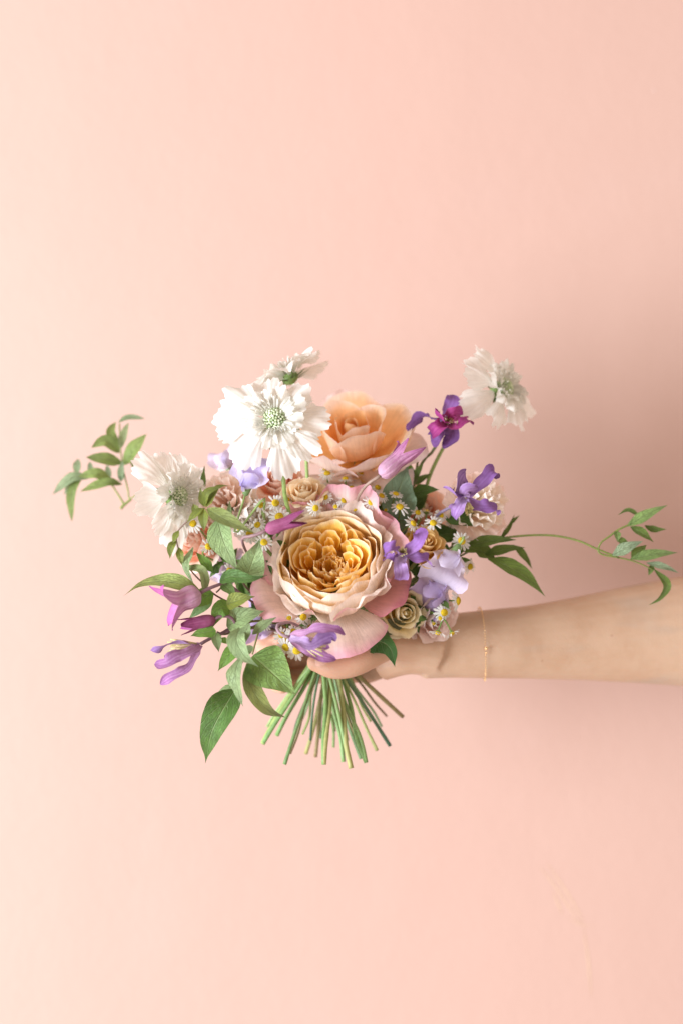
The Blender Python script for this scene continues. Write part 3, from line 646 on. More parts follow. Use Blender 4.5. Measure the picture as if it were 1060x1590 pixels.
# ---------------------------------------------------------------- white scabious
WH = dict(base=np.array([.74, .77, .62]), mid=np.array([.85, .84, .77]), tip=np.array([.87, .86, .80]), pos=.28)
WH2 = dict(base=np.array([.74, .76, .60]), mid=np.array([.85, .84, .76]), tip=np.array([.87, .86, .79]), pos=.35)
def scabious(label, px, py, d, f, R, seed, roll=0, n=9, via=None, lens=None, tail=None, droop=0.0, view='front'):
    rnd = random.Random(seed); loc = W(px, py, d); M = frame(loc, f, roll=roll); k = R
    root = thing('scabious', label, 'scabious flower', loc - f * R * .3)
    for i in range(n):
        q = (lens[i] if lens else 1.0) * rnd.uniform(.84, 1.12); lift = rnd.uniform(-.10, .14) - droop
        a0 = 2 * PI * (i + rnd.uniform(-.22, .22)) / n
        rpetal(root, M, k, [(.10, -.06), (.35 * q, .10 + lift * .3), (.7 * q, .10 + lift), (1.0 * q, rnd.uniform(-.08, .06) + lift * 1.5)], a0, rnd.uniform(.36, .50), CREPE, WH, WH2, rnd,
               w0=.26, wv=1.0, top=.26, p=2.2, rim=.03, rimf=3.0, scal=.10, nsc=rnd.choice((3, 3, 4)), ruf=.065, ruff=1.3, pleat=.007, npl=rnd.choice((3, 4)), nu=41, nv=16, curl=rnd.uniform(-.06, .12))
    for i in range(8):
        q = rnd.uniform(.5, .66); a0 = 2 * PI * (i + rnd.uniform(-.25, .25)) / 8 + .3
        rpetal(root, M, k, [(.10, .02), (.26 * q / .6, .16), (.46 * q / .6, .26), (q, rnd.uniform(.16, .32))], a0, rnd.uniform(.36, .5), CREPE, WH, WH2, rnd,
               w0=.35, wv=1.1, top=.25, rim=.03, rimf=4, scal=.10, ruf=.06, ruff=1.6, pleat=.006, npl=3, nu=29, nv=10)
    for i in range(10):
        q = rnd.uniform(.30, .42); a0 = 2 * PI * (i + rnd.uniform(-.3, .3)) / 10
        rpetal(root, M, k, [(.10, .05), (.2, .2), (q, rnd.uniform(.26, .36))], a0, .34, CREPE, WH2, WH2, rnd, w0=.5, top=.3, rim=.12, rimf=9, ruf=.04, ruff=3, nu=13, nv=7)
    J = Join()                                                           # pincushion of green buds and pale stamens
    for i in range(60):
        t = i / 60; rr = .20 * math.sqrt(t); a = i * 2.39996
        p = np.array([rr * math.cos(a), rr * math.sin(a), .16 + .11 * (1 - t * 1.1)])
        vs, ff = blobgeo(p, .027 * rnd.uniform(.8, 1.15), None, 7, 5)
        J.add(xf(M, vs, k), ff, lin(rnd.choice(('#b4c296', '#c6d0ac', '#a6b68c', '#d2d8bc')), 1.0))
    for i in range(26):
        a = rnd.uniform(0, 6.28); rr = rnd.uniform(.1, .3); h = rnd.uniform(.26, .40)
        p0 = np.array([rr * .8 * math.cos(a), rr * .8 * math.sin(a), .12]); p1 = np.array([rr * 1.25 * math.cos(a), rr * 1.25 * math.sin(a), h])
        vs, ff, _ = tubegeo(xf(M, np.array([p0, p1]), k), [.0001, .0001], 4, 3); J.add(vs, ff, lin('#e9ead8', .8))
        vs, ff = blobgeo(p1, .013, None, 6, 4); J.add(xf(M, vs, k), ff, lin('#f3f1e2', .85))
    J.build('pincushion', POLLEN, root, 'stuff')
    vs, ff = blobgeo((0, 0, -.02), .2, None, 12, 8, squash=.7)
    mesh('receptacle', xf(M, vs, k), ff, STEM, root, np.zeros((len(vs), 2)), np.broadcast_to(lin('#86a35a', .7), vs.shape))
    bc = pal('#6f9150', '#7fa25c', '#8fb06c', k=.62)
    for i in range(9):                                                   # narrow green bracts under the petals
        a = 2 * PI * i / 9 + .2; dd = np.array([math.cos(a), math.sin(a), 0])
        pts = [xf(M, (dd * q + np.array([0, 0, h]))[None], k)[0] for q, h in ((.1, -.08), (.3, -.07), (.52, -.04))]
        ribbon(root, pts, .055 * k, M[:3, 2], LEAF, bc, shape='lance', name='bract', nu=5, nv=8, rnd=rnd)
    stem(root, loc - f * R * .12, f, .0021, lin('#a9c271', .82), lin('#7fa55e', .75), via=via, tail=tail)
scabious('large white scabious facing the camera, with pale green pincushion centre', 428, 654, .065, V(-.10, .26, .96), .0425, 41, .15, 8,
         via=[(440, 742, .052), (452, 805, .035)], lens=[1.0, .9, .85, .95, 1.05, .95, 1.02, 1.05, .9], tail=(503, 1187, .03))
scabious('white scabious turned to the side above the coral rose, its face half away', 270, 771, .03, V(.74, .06, .67), .0400, 42, .5, 9, via=[(330, 850, .0)], lens=[1.0] * 9)
scabious('white scabious standing alone on an arching stem against the wall', 774, 606, -.02, V(.72, .34, .60), .0415, 43, .35, 8,
         via=[(741, 622, -.026), (712, 655, -.024), (668, 735, -.015), (640, 830, -.01)], droop=.1, lens=[1.0] * 8, tail=(408, 1155, .004))
scabious('small white scabious seen from behind with green bracts, topmost over the front one', 450, 586, .0, V(-.48, .86, -.10), .0350, 44, .2, 8,
         via=[(473, 660, .01), (476, 720, .0)], tail=(568, 1184, .022))

# ---------------------------------------------------------------- sweet peas
def sweet_pea(label, px, py, d, f, R, seed, hexes, roll=0.0, up=(0, 0, 1), tail=None, via=None):
    rnd = random.Random(seed); loc = W(px, py, d); M = frame(loc, f, up, roll); k = R
    root = thing('sweet_pea', label, 'sweet pea', loc)
    c = pal(hexes[0], hexes[1], hexes[2], hexes[3], .55, .86, k=.86); c2 = pal(hexes[0], hexes[2], hexes[1], hexes[3], .55, .86, k=.82)
    q = lambda *p: xf(M, np.array([p]), k)[0]
    ribbon(root, [q(0, -.45, -.1), q(0, 0, -.12), q(0, .5, -.02), q(0, .78, -.25), q(0, .85, -.55)], .92 * k, M[:3, 2], PEA, c, c2, 'banner', cup=.5, ruf=.30, rufn=2.0, nu=19, nv=18, name='banner_petal', rnd=rnd, rim=.04)
    for s in (-1, 1):
        ribbon(root, [q(.05 * s, -.5, .02), q(.20 * s, -.25, .28), q(.34 * s, .05, .40), q(.50 * s, .30, .30)], .40 * k, M[:3, 2] * .8 + M[:3, 0] * .6 * s, PEA, c2, c, 'banner', cup=-.5, ruf=.36, rufn=1.9, nu=11, nv=14, name='wing_petal', rnd=rnd, rim=.04)
    ribbon(root, [q(0, -.5, .05), q(0, -.3, .35), q(0, -.02, .48)], .18 * k, M[:3, 0], PEA, c2, c2, 'banner', cup=.4, nu=7, nv=10, name='keel_petal', rnd=rnd)
    P = [(.02, -.78), (.13, -.68), (.17, -.5), (.20, -.36), (.23, -.25)]; v = []
    for h, (r, y) in enumerate(P):
        for i in range(10):
            a = 2 * PI * i / 10; yy = y + (.12 if (h == 4 and i % 2) else 0)
            v.append((r * math.cos(a), yy, r * math.sin(a) * .9 - .03))
    mesh('calyx', xf(M, np.array(v), k), gridfaces(10, 5, True), STEM, root, np.zeros((50, 2)), np.broadcast_to(lin('#86a56a', .7), (50, 3)))
    stem(root, q(0, -.76, 0), M[:3, 1], .0012, via=via, tail=tail, lead=.03 if M[2, 1] > 0 else .006)
LAV = ('#efe6ee', '#cfc4ec', '#c3b9ea', '#e8e4f4'); PALE = ('#f0e4e0', '#e2d6ea', '#d9cfea', '#eee8f2'); MAU = ('#e8d9de', '#cdb9de', '#c3b0da', '#ddd2ea')
sweet_pea('lavender sweet pea with green calyx nodding below the front scabious', 387, 743, .060, V(-.45, -.12, .88), .0182, 51, LAV, -.35, via=[(409, 775, .055), (410, 800, .045), (425, 850, .02)])
sweet_pea('very pale lilac sweet pea behind the blush peach carnation', 352, 718, -.02, V(-.3, .3, .9), .0150, 52, PALE, .5)
sweet_pea('pale lilac sweet pea with wavy petals next to the lone side daisy', 698, 872, .042, V(.35, -.05, .93), .0200, 53, PALE, 2.6, via=[(690, 858, .0), (640, 900, .0)])
sweet_pea('lilac sweet pea hanging below the wavy pale lilac one', 676, 916, .030, V(.1, -.35, .93), .0195, 54, MAU, 2.3, via=[(660, 905, .005), (610, 950, .0)])
sweet_pea('pale lilac sweet pea glimpsed between the clematis leaves', 352, 892, .0, V(-.3, .1, .95), .0190, 55, PALE, .2)
sweet_pea('pale mauve sweet pea low behind the long twisted clematis leaves', 412, 968, .01, V(-.2, -.2, .95), .0200, 56, MAU, 1.2)

# ---------------------------------------------------------------- clematis
MAUVE = pal('#c9a0b4', '#b4789e', '#a85a92', '#8f3f7c', .5, .85, k=.92, stripe=lin('#e3bfd0', .95), ns=2, sa=.55)
MAUVE_IN = pal('#d8b6c4', '#c07aa8', '#b25a98', '#9c4688', .4, .85, k=.92)
DUSK = pal('#a05878', '#8c4068', '#7c3060', '#6c2858', .5, .85, k=.86, stripe=lin('#b87898', .9), ns=2, sa=.4)
PURP = pal('#a47cb0', '#8c60a0', '#805494', '#623a80', .5, .84, k=.95, stripe=lin('#a889cc', .95), ns=3, sa=.35)
PURP_IN = pal('#baa0c4', '#9470a4', '#865e9a', '#684886', .4, .85, k=.95, stripe=lin('#d5bce0', .95), ns=3, sa=.4)
MAG = pal('#a8407c', '#a83a80', '#9c3a84', '#842c74', .5, .85, k=.9, stripe=lin('#c8789f', .9), ns=2, sa=.4)
PMAUVE = pal('#b484a2', '#a06a98', '#945c90', '#7a4280', .5, .84, k=1.0, stripe=lin('#d3b3d2', 1), ns=3, sa=.45)
SMAU = lin('#96707a', .6); SBRN = lin('#7c6a52', .6); SOLV = lin('#8a8a50', .65)
BELLH = [(0, .35), (.08, .75), (.25, .95), (.45, 1.0), (.62, .82), (.78, .55), (.9, .3), (1, .05)]
def stamens(root, M, k, rnd, n=16, z0=.05, z1=.55, sp=.12, c='#e8dc9a'):
    J = Join()
    for i in range(n):
        a = i * 2.4; r = sp * rnd.uniform(.4, 1)
        p = np.array([[0.02 * math.cos(a), .02 * math.sin(a), z0], [r * .7 * math.cos(a), r * .7 * math.sin(a), lerp(z0, z1, .6)], [r * math.cos(a), r * math.sin(a), z1 * rnd.uniform(.85, 1.1)]])
        vs, f, _ = tubegeo(xf(M, p, k), [.00025, .0003, .00045], 5, 6); J.add(vs, f, lin(c, .8))
    J.build('stamens', POLLEN, root, 'stuff')
def bell(label, base, tip, d0, d1, seed, c, ci, flare, stempts, hwf=.19, fat=.24, roll=.4, srad=.0009, sc=None):
    """nodding urn of four ribbed tepals; flare = how far each tip curls out"""
    rnd = random.Random(seed); b = W(*base, d0); t = W(*tip, d1); ax = nz(t - b); L = np.linalg.norm(t - b)
    M = frame(b, ax, (0, -1, 0.01) if abs(ax[1]) < .8 else (0, 0, 1), roll); root = thing('clematis_flower', label, 'clematis', b)
    for i, (fl, back) in enumerate(flare):
        pr = [(.05, -.01), (fat * .85, .10), (fat, .32), (fat * .92, .55), (fat * 1.0 + fl * .25, .80), (fat + fl * .7, 1.0 - back * .25), (fat + fl, 1.02 - back)]
        rpetal(root, M, L, pr, i * PI / 2, 1.0, CLEM, ci, c, rnd, hw=fat * 1.02, hshape=BELLH, top=.0, rim=.0, nu=11, nv=20, curl=-.0, ruf=.0, pleat=.012, npl=1.5)
    stamens(root, M, L, rnd, 12, .05, .6, .12)
    P = [b + ax * L * .03] + [W(*q) for q in stempts]
    tube(root, P, [srad * 1.5, srad, srad, srad * .95], STEM, SMAU if sc is None else sc, SMAU if sc is None else sc, res=36, lump=.05)
    return root
IN = lambda x, y, d: (x, y, d)
bell('pink mauve clematis bell with long curling tips, hung in front of the olive leaf', (311, 921), (256, 944), .070, .076, 61, MAUVE, MAUVE_IN, [(.42, -.05), (.75, .15), (.5, -.1), (.62, .0)],
     [(322, 915, .070), (340, 908, .066), (352, 906, .060), (380, 926, .045), (405, 945, .03), (450, 985, .01), (500, 1010, .0)], fat=.30, roll=.55)
bell('slim dusky pink clematis bell pointing sideways, middle one of the hanging three', (334, 962), (281, 973), .060, .062, 62, DUSK, MAUVE_IN, [(.05, -.02), (.12, .05), (.02, -.05), (.10, -.02)],
     [(342, 957, .060), (358, 958, .058), (366, 970, .054), (360, 978, .05), (345, 985, .046), (400, 975, .035), (450, 985, .015), (500, 1008, .0)], fat=.20, roll=.2)
bell('striped pink mauve clematis bell pointing up beside the peach rose', (590, 738), (638, 697), .055, .048, 63, MAUVE, MAUVE_IN, [(.12, -.20), (.06, -.12), (.42, .02), (.08, -.05)],
     [(585, 742, .055), (570, 752, .052), (558, 768, .045), (553, 790, .03), (540, 900, .0), (505, 1010, .0)], fat=.21, roll=2.2, sc=lin('#a88c7c', .7))
bell('dusky wine clematis bell with two thin tips lying above the big rose', (413, 823), (464, 806), .085, .088, 64, DUSK, DUSK, [(.10, -.25), (.06, -.05), (.10, -.15), (.05, .0)],
     [(402, 829, .084), (388, 833, .082), (376, 838, .075), (390, 870, .05), (430, 930, .02), (505, 1010, .0)], fat=.19, roll=.9, sc=lin('#a07e80', .66))
def open_clematis(label, center, d, tepals, stempts, c, ci, seed, hw=.0062, face=V(0, 0, 1), stam=True, name='clematis_flower', sc=None, stdir=None, stl=.016, wk=.86):
    rnd = random.Random(seed); cpt = W(*center, d); root = thing(name, label, 'clematis', cpt)
    for t in tepals:
        pts = [W(*p) for p in t['p']]
        ribbon(root, pts, t.get('w', hw) * wk, t.get('n', V(0, .2, 1)), CLEM, t.get('c', c), t.get('ci', ci), 'tepal', twist=t.get('tw', (0, 0)), cup=t.get('cup', .7), ruf=t.get('ruf', .30), rufn=2.6, nu=11, nv=24, name='petal', rnd=rnd, rim=.11)
    if stam:
        M = frame(cpt, face if stdir is None else stdir); stamens(root, M, stl, rnd, 20, .05, 1.0, .35)
    tube(root, [cpt] + [W(*q) for q in stempts], [.0013, .0010, .0009, .0009], STEM, SMAU if sc is None else sc, SMAU if sc is None else sc, res=36, lump=.05)
open_clematis('faded purple clematis with twisted split petals, lowest of the hanging three', (312, 1000), .062, [
    dict(p=[(312,1000,.062),(290,1000,.070),(262,1001,.074),(243,1013,.070),(234,1010,.064)], tw=(.2,.5,1.3), n=V(0,.9,.5), w=.0058, c=PMAUVE, ci=PURP_IN),
    dict(p=[(312,1002,.064),(296,1012,.074),(274,1020,.080),(258,1030,.082),(240,1031,.076)], tw=(.1,-.3,.4), n=V(-.1,.3,1), w=.0066, c=PMAUVE, ci=PURP_IN),
    dict(p=[(310,1005,.060),(298,1030,.068),(282,1045,.072),(264,1052,.072),(249,1063,.068)], tw=(0,.2,-.5), n=V(-.2,.2,1), w=.0056, c=PMAUVE, ci=PURP_IN),
    dict(p=[(310,1000,.055),(290,1012,.052),(270,1024,.05),(255,1018,.05)], tw=(0,.5), n=V(0,.4,1), w=.006, c=PMAUVE, ci=PURP_IN)],
    [(322, 994, .06), (345, 983, .055), (362, 975, .05), (400, 975, .035), (450, 985, .015), (500, 1008, .0)], PURP, PURP_IN, 71, stdir=V(-1, -.1, .3), stl=.022)
open_clematis('purple clematis hooked on a thin stem over the low daisies, petals pointing at the hand', (450, 989), .086, [
    dict(p=[(450,988,.086),(472,984,.092),(500,976,.096),(522,980,.096),(536,985,.092)], tw=(.6,.3,.1), n=V(.1,.8,.6), w=.0060, c=PMAUVE, ci=PURP_IN),
    dict(p=[(450,990,.088),(468,998,.096),(484,1002,.098),(504,992,.094),(516,988,.092),(521,996,.092)], tw=(0,-.2,.6), n=V(.1,.4,1), w=.0066, c=PURP_IN, ci=PMAUVE),
    dict(p=[(450,992,.086),(470,1005,.090),(490,1016,.092),(510,1022,.092),(522,1024,.090)], tw=(0,0,-.3), n=V(.1,.1,1), w=.0054, c=PMAUVE, ci=PURP_IN),
    dict(p=[(450,990,.080),(470,994,.078),(492,1000,.076),(512,1006,.076)], tw=(0,.3), n=V(0,.4,1), w=.005, c=PMAUVE, ci=PURP_IN)],
    [(440, 987, .086), (432, 980, .084), (430, 972, .082), (437, 968, .078), (455, 968, .065), (480, 985, .035), (505, 1008, .0)], PURP, PURP_IN, 72, stdir=V(1, -.35, .2), stl=.026, sc=lin('#a88890', .7))
open_clematis('purple clematis with curled petals lying on the cream carnation', (722, 772), .050, [
    dict(p=[(722,772,.050),(738,758,.056),(752,744,.058),(765,732,.054),(770,738,.050),(764,742,.052)], tw=(.3,.7,.2), n=V(-.3,.6,.8), w=.0062),
    dict(p=[(724,775,.048),(740,786,.054),(756,788,.056),(768,790,.054),(771,800,.050)], tw=(.9,.3,-.4), n=V(.1,.6,.8), w=.0066),
    dict(p=[(722,770,.052),(712,758,.060),(714,744,.062),(722,733,.056)], tw=(0,.3), n=V(-.2,.2,1), w=.0072, c=PURP_IN, ci=PURP),
    dict(p=[(722,770,.054),(708,768,.064),(698,762,.066),(690,757,.060)], tw=(.3,-.2), n=V(-.2,.5,.9), w=.0060),
    dict(p=[(722,774,.054),(714,784,.062),(708,794,.062),(704,804,.056)], tw=(0,.4), n=V(-.2,.2,1), w=.0066, c=PURP_IN, ci=PURP),
    dict(p=[(722,772,.056),(720,768,.066),(726,762,.070),(742,760,.066)], tw=(0,.4), n=V(0,.6,.8), w=.0060)],
    [(712, 782, .045), (690, 792, .035), (675, 805, .02), (640, 860, .0), (510, 1005, .0)], PURP, PURP_IN, 73, wk=.98, stdir=V(.1, -.7, .7), stl=.014, sc=lin('#8e7c94', .6))
open_clematis('deep purple open clematis lying against the edge of the big rose', (625, 861), .082, [
    dict(p=[(625,860,.082),(640,850,.090),(650,840,.094),(653,829,.090),(648,827,.086),(645,834,.086)], tw=(.6,.8,.2), n=V(-.3,.5,.8), w=.0058),
    dict(p=[(624,860,.084),(613,853,.094),(604,852,.096),(597,860,.090)], tw=(.2,-.4), n=V(-.2,.5,.9), w=.0068),
    dict(p=[(625,863,.084),(620,876,.092),(622,888,.092),(619,901,.084)], tw=(0,.4), n=V(0,.1,1), w=.0060, c=PURP_IN, ci=PURP),
    dict(p=[(627,862,.082),(644,866,.088),(658,868,.088),(672,880,.080)], tw=(.2,.2,-.3), n=V(.1,.7,.7), w=.0062),
    dict(p=[(625,861,.080),(614,868,.086),(604,866,.086),(597,868,.080)], tw=(0,.2), n=V(-.1,.1,1), w=.0048)],
    [(632, 872, .06), (628, 900, .03), (590, 950, .005), (515, 1008, .0)], PURP, PURP_IN, 74, wk=1.0, stdir=V(-.05, .25, 1), stl=.010)
open_clematis('double clematis in magenta and purple on thin stems near the lone white scabious', (694, 656), .004, [
    dict(p=[(690,660,.0),(672,650,.010),(655,648,.010),(640,662,.006),(634,672,.004)], tw=(.3,.2,.8), n=V(-.1,.8,.5), w=.0064, c=PURP, ci=PURP),
    dict(p=[(692,650,.0),(696,636,.004),(702,624,.004),(704,613,.0)], tw=(0,.3), n=V(-.2,.2,1), w=.0062, c=PURP, ci=PURP),
    dict(p=[(690,662,.006),(680,672,.014),(676,682,.012),(668,680,.008)], tw=(0,.3), n=V(-.3,.2,1), w=.0062, c=PURP, ci=PURP),
    dict(p=[(694,662,.006),(702,674,.012),(696,686,.012),(686,686,.008)], tw=(0,.4), n=V(0,.1,1), w=.0072, c=PURP, ci=PURP),
    dict(p=[(694,656,.010),(684,650,.022),(676,644,.024),(680,638,.02)], tw=(0,.3), n=V(-.1,.4,1), w=.0058, c=MAG, ci=MAG),
    dict(p=[(694,658,.010),(682,662,.024),(674,668,.024),(670,676,.018)], tw=(0,-.3), n=V(-.2,.3,1), w=.0060, c=MAG, ci=MAG),
    dict(p=[(696,658,.010),(704,664,.024),(716,660,.024),(728,654,.018),(734,660,.016)], tw=(.2,.5), n=V(.1,.7,.6), w=.0056, c=MAG, ci=MAG),
    dict(p=[(696,652,.010),(700,644,.022),(710,640,.02),(718,644,.016)], tw=(0,.3), n=V(.1,.3,1), w=.0054, c=MAG, ci=MAG),
    dict(p=[(700,654,-.010),(716,648,-.012),(730,642,-.014),(744,637,-.016)], tw=(0,.3), n=V(.1,.5,.8), w=.0036, c=MAG, ci=MAG)],
    [(682, 678, -.004), (672, 700, -.006), (655, 718, -.006), (640, 760, -.006), (600, 880, .0), (512, 1004, .0)], PURP, PURP_IN, 75, wk=1.1, stdir=V(0, .1, 1), stl=.012, sc=lin('#7f8a58', .6))

# ---------------------------------------------------------------- chamomile daisies
YEL = ('#d8b828', '#e0c030', '#cfae24')
def daisy_head(root, P, f, R, rnd, n=14, flop=0.0, bud=False):
    M = frame(P, f, (0, 0, 1) if abs(f[2]) < .95 else (0, 1, 0), rnd.uniform(0, 6))
    nu, nv = 12, 7; v = []
    for j in range(nv):
        th = PI * .62 * j / (nv - 1)
        for i in range(nu):
            a = 2 * PI * i / nu; q = 1 + .05 * math.sin(i * 5 + j * 7)
            v.append((.40 * math.sin(th) * math.cos(a) * q, .40 * math.sin(th) * math.sin(a) * q, .16 + .30 * (math.cos(th) - 1) * .9 + .12))
    v = np.array(v); c = lerp(lin('#b59a1c', .8), lin(rnd.choice(YEL), .85), np.clip(np.linalg.norm(v[:, :2], axis=1) / .3, 0, 1)[:, None])
    head = mesh('flower_head', xf(M, v, R), gridfaces(nu, nv, True) + [tuple(range(nu))[::-1]], DISC, root, np.zeros((len(v), 2)), c)
    vs, ff = blobgeo((0, 0, -.10), .30, None, 10, 6, squash=.6)
    mesh('calyx', xf(M, vs, R), ff, STEM, head, np.zeros((len(vs), 2)), np.broadcast_to(lin('#8fae5c', .7), vs.shape))
    if bud: n = 9
    J = Join(); wc = np.array([.80, .79, .73])
    for i in range(n):
        if rnd.random() < .09: continue
        a = 2 * PI * (i + rnd.uniform(-.15, .15)) / n; ln = rnd.uniform(.88, 1.08); dr = rnd.uniform(-.24, .10) - flop
        if bud: ln = .55; dr = .35
        u, vv = grid(5, 6); wd = .125 * np.interp(vv, [0, .3, .75, .92, 1], [.55, .9, 1.1, .85, .35]) * rnd.uniform(.85, 1.15)
        r = .30 + (ln - .30) * vv; z = .02 + dr * vv ** 1.4 - .05 * u * u + .03 * np.sin(vv * 4 + i)
        x = r; y = wd * u
        Pp = np.stack([x * math.cos(a) - y * math.sin(a), x * math.sin(a) + y * math.cos(a), z], 1)
        J.add(xf(M, Pp, R), gridfaces(5, 6), wc * rnd.uniform(.95, 1.04), np.stack([u * .5 + .5, vv], 1))
    J.build('ray_petals', DAISY, head, 'stuff')
    return M
def sprig(label, node, heads, seed, R=.0071, tail=None, feather=6):
    """heads: (px, py, d, facing, size, flop, bud) on thin branching stalks from one node"""
    rnd = random.Random(seed); np_ = W(*node); root = thing('chamomile_sprig', label, 'chamomile', np_)
    J = Join(); gs = lin('#7fa04c', .68)
    for h in heads:
        px, py, d, f = h[:4]; sz = h[4] if len(h) > 4 else 1.0; fl = h[5] if len(h) > 5 else 0.05; bud = len(h) > 6 and h[6]
        P = W(px, py, d); sz *= rnd.uniform(.84, 1.06); fl += rnd.choice((0, 0, 0, .12, .3)) * (fl > 0); f = nz(f + np.array([rnd.uniform(-.25, .25), 0, rnd.uniform(-.2, .25)])); daisy_head(root, P, f, R * sz, rnd, rnd.choice((12, 13, 14, 15)), fl, bud)
        L = np.linalg.norm(P - np_)
        vs, ff, _ = tubegeo([P - f * R * sz * .1, P - f * min(.012, L * .35), lerp(P - f * .012, np_, .6) + np.array([rnd.uniform(-.003, .003), 0, rnd.uniform(-.003, .003)]), np_], [.0006, .0007, .0009], 6, 16)
        J.add(vs, ff, gs * rnd.uniform(.85, 1.15))
    J.build('stalks', STEM, root, 'stuff')
    for i in range(feather):                                            # small feathery leaves along the stalks
        h = rnd.choice(heads); P = W(*h[:3]); q = lerp(P, np_, rnd.uniform(.4, .95)); dd = nz(np.array([rnd.uniform(-1, 1), rnd.uniform(-1, .2), rnd.uniform(-.6, 1)]))
        ribbon(root, [q, q + dd * .008, q + dd * .016 + np.array([0, 0, -.002])], .0026, V(rnd.uniform(-.5, .5), .3, 1), LEAF, pal('#6f9442', '#7ba34c', '#88ae58', k=.55), shape='ellip', nu=5, nv=8, rnd=rnd, rim=.3)
    stem(root, np_, nz(np_ - BIND), .0013, tail=tail)
F = V
sprig('chamomile sprig of small daisies under the peach rose, heads turned upward', (520, 800, .0), [(508,735,.012,F(.0,.75,.65)), (536,743,.014,F(.1,.85,.5)), (512,750,.0,F(-.1,.8,.5),.9), (478,742,-.006,F(-.3,.7,.5),.8),
    (505,728,-.012,F(-.2,.8,.4),.85), (521,787,.040,F(.1,.3,.9),.7,0,True), (560,735,-.01,F(.2,.8,.4),.8), (497,758,.012,F(-.2,.7,.6),.9), (546,758,.016,F(.1,.7,.6),.95), (586,757,.012,F(.2,.75,.6),.9), (528,760,.02,F(0,.6,.8),.6,0,True)], 81)
sprig('chamomile sprig with daisies just above the pink edge of the big rose', (535, 850, .01), [(534,777,.030,F(.05,.6,.8)), (516,772,.022,F(-.5,.6,.6),.85), (576,780,.038,F(.1,.62,.78),1.08), (564,768,.024,F(.1,.8,.5),.95), (490,789,.045,F(.45,.15,.88),.95), (568,795,.018,F(0,.5,.8),.85), (505,772,.03,F(-.2,.5,.8),.85), (592,770,.03,F(.2,.6,.7),.9), (551,790,.034,F(.1,.5,.85),.9), (598,792,.026,F(.1,.6,.7),.6,0,True)], 82)
sprig('chamomile sprig with daisies in front of the grey green leaf', (600, 850, .01), [(620,787,.036,F(.2,.6,.75),1.08), (614,767,.030,F(.25,.75,.6),.95), (641,813,.042,F(.78,.25,.55),1.05), (660,822,.030,F(.2,.5,.8),.95), (672,812,.038,F(.12,.5,.85),1.05), (661,795,.012,F(.1,.75,-.3),.95), (648,796,.022,F(.2,.6,.75),.9), (684,800,.02,F(.4,.5,.75),.85), (634,830,.034,F(.1,.4,.9),.6,0,True)], 83)
sprig('chamomile sprig with one daisy standing alone above the pale lilac sweet pea', (690, 870, .01), [(716,840,.034,F(.25,.2,.95),1.08), (729,880,.004,F(.5,-.1,.8),1.0), (700,812,.0,F(.3,.6,.6),.8)], 84)
sprig('chamomile sprig with daisies round the tall scabious stem', (440, 880, .02), [(405,784,.050,F(-.1,.25,.95),.95), (428,781,.030,F(.1,.3,.95),1.05), (445,776,.026,F(.35,.35,.85),1.0), (434,803,.046,F(.0,.4,.9),1.15), (410,842,.062,F(.1,.25,.95),1.08), (388,829,.056,F(-.2,.3,.9),1.1), (400,815,.044,F(-.2,.4,.9),.95), (372,820,.03,F(-.4,.3,.85),.9)], 85)
sprig('chamomile sprig with two daisies beside the coral peach rose', (360, 880, .005), [(324,849,.034,F(.45,.3,.85),1.0), (300,813,.036,F(-.3,.2,.9),1.0), (288,808,.030,F(-.5,.2,.8),.85), (357,886,.03,F(.2,.2,.9),.95)], 86)
sprig('chamomile sprig with daisies clustered low behind the hooked purple clematis', (455, 940, .01), [(437,986,.066,F(-.45,.15,.85),1.0), (446,992,.068,F(-.2,-.1,.95),1.0), (444,1005,.070,F(-.35,-.25,.9),1.05), (461,1010,.072,F(.0,-.15,.98),1.15), (455,981,.060,F(.1,.45,.85),1.0), (471,958,.058,F(.1,.1,.98),1.05), (449,960,.058,F(0,.2,.95),.7,0,True), (459,962,.050,F(.1,.2,.95),.8), (498,1014,.056,F(.3,-.4,.8),1.0), (482,975,.04,F(.1,.0,1),.9)], 87)
sprig('chamomile sprig with daisies between the clematis leaves and the big rose', (425, 930, .01), [(406,952,.040,F(-.75,.0,.6),1.05), (401,925,.034,F(-.6,.1,.7),.95), (412,968,.036,F(-.4,-.1,.9),.8)], 88)
sprig('chamomile sprig trailing beside the wrist, two heads hanging face down', (640, 930, .02), [(689,951,.034,F(.2,-.05,.97),1.2), (683,960,.038,F(-.1,.1,.97),.62,0,True), (710,933,.030,F(.9,.1,.35),1.1), (679,982,.034,F(-.05,-.93,.1),1.05,-.3), (701,983,.030,F(.28,-.9,.1),.95,-.3), (673,968,.03,F(.1,-.4,.8),.5,0,True)], 89, feather=9)

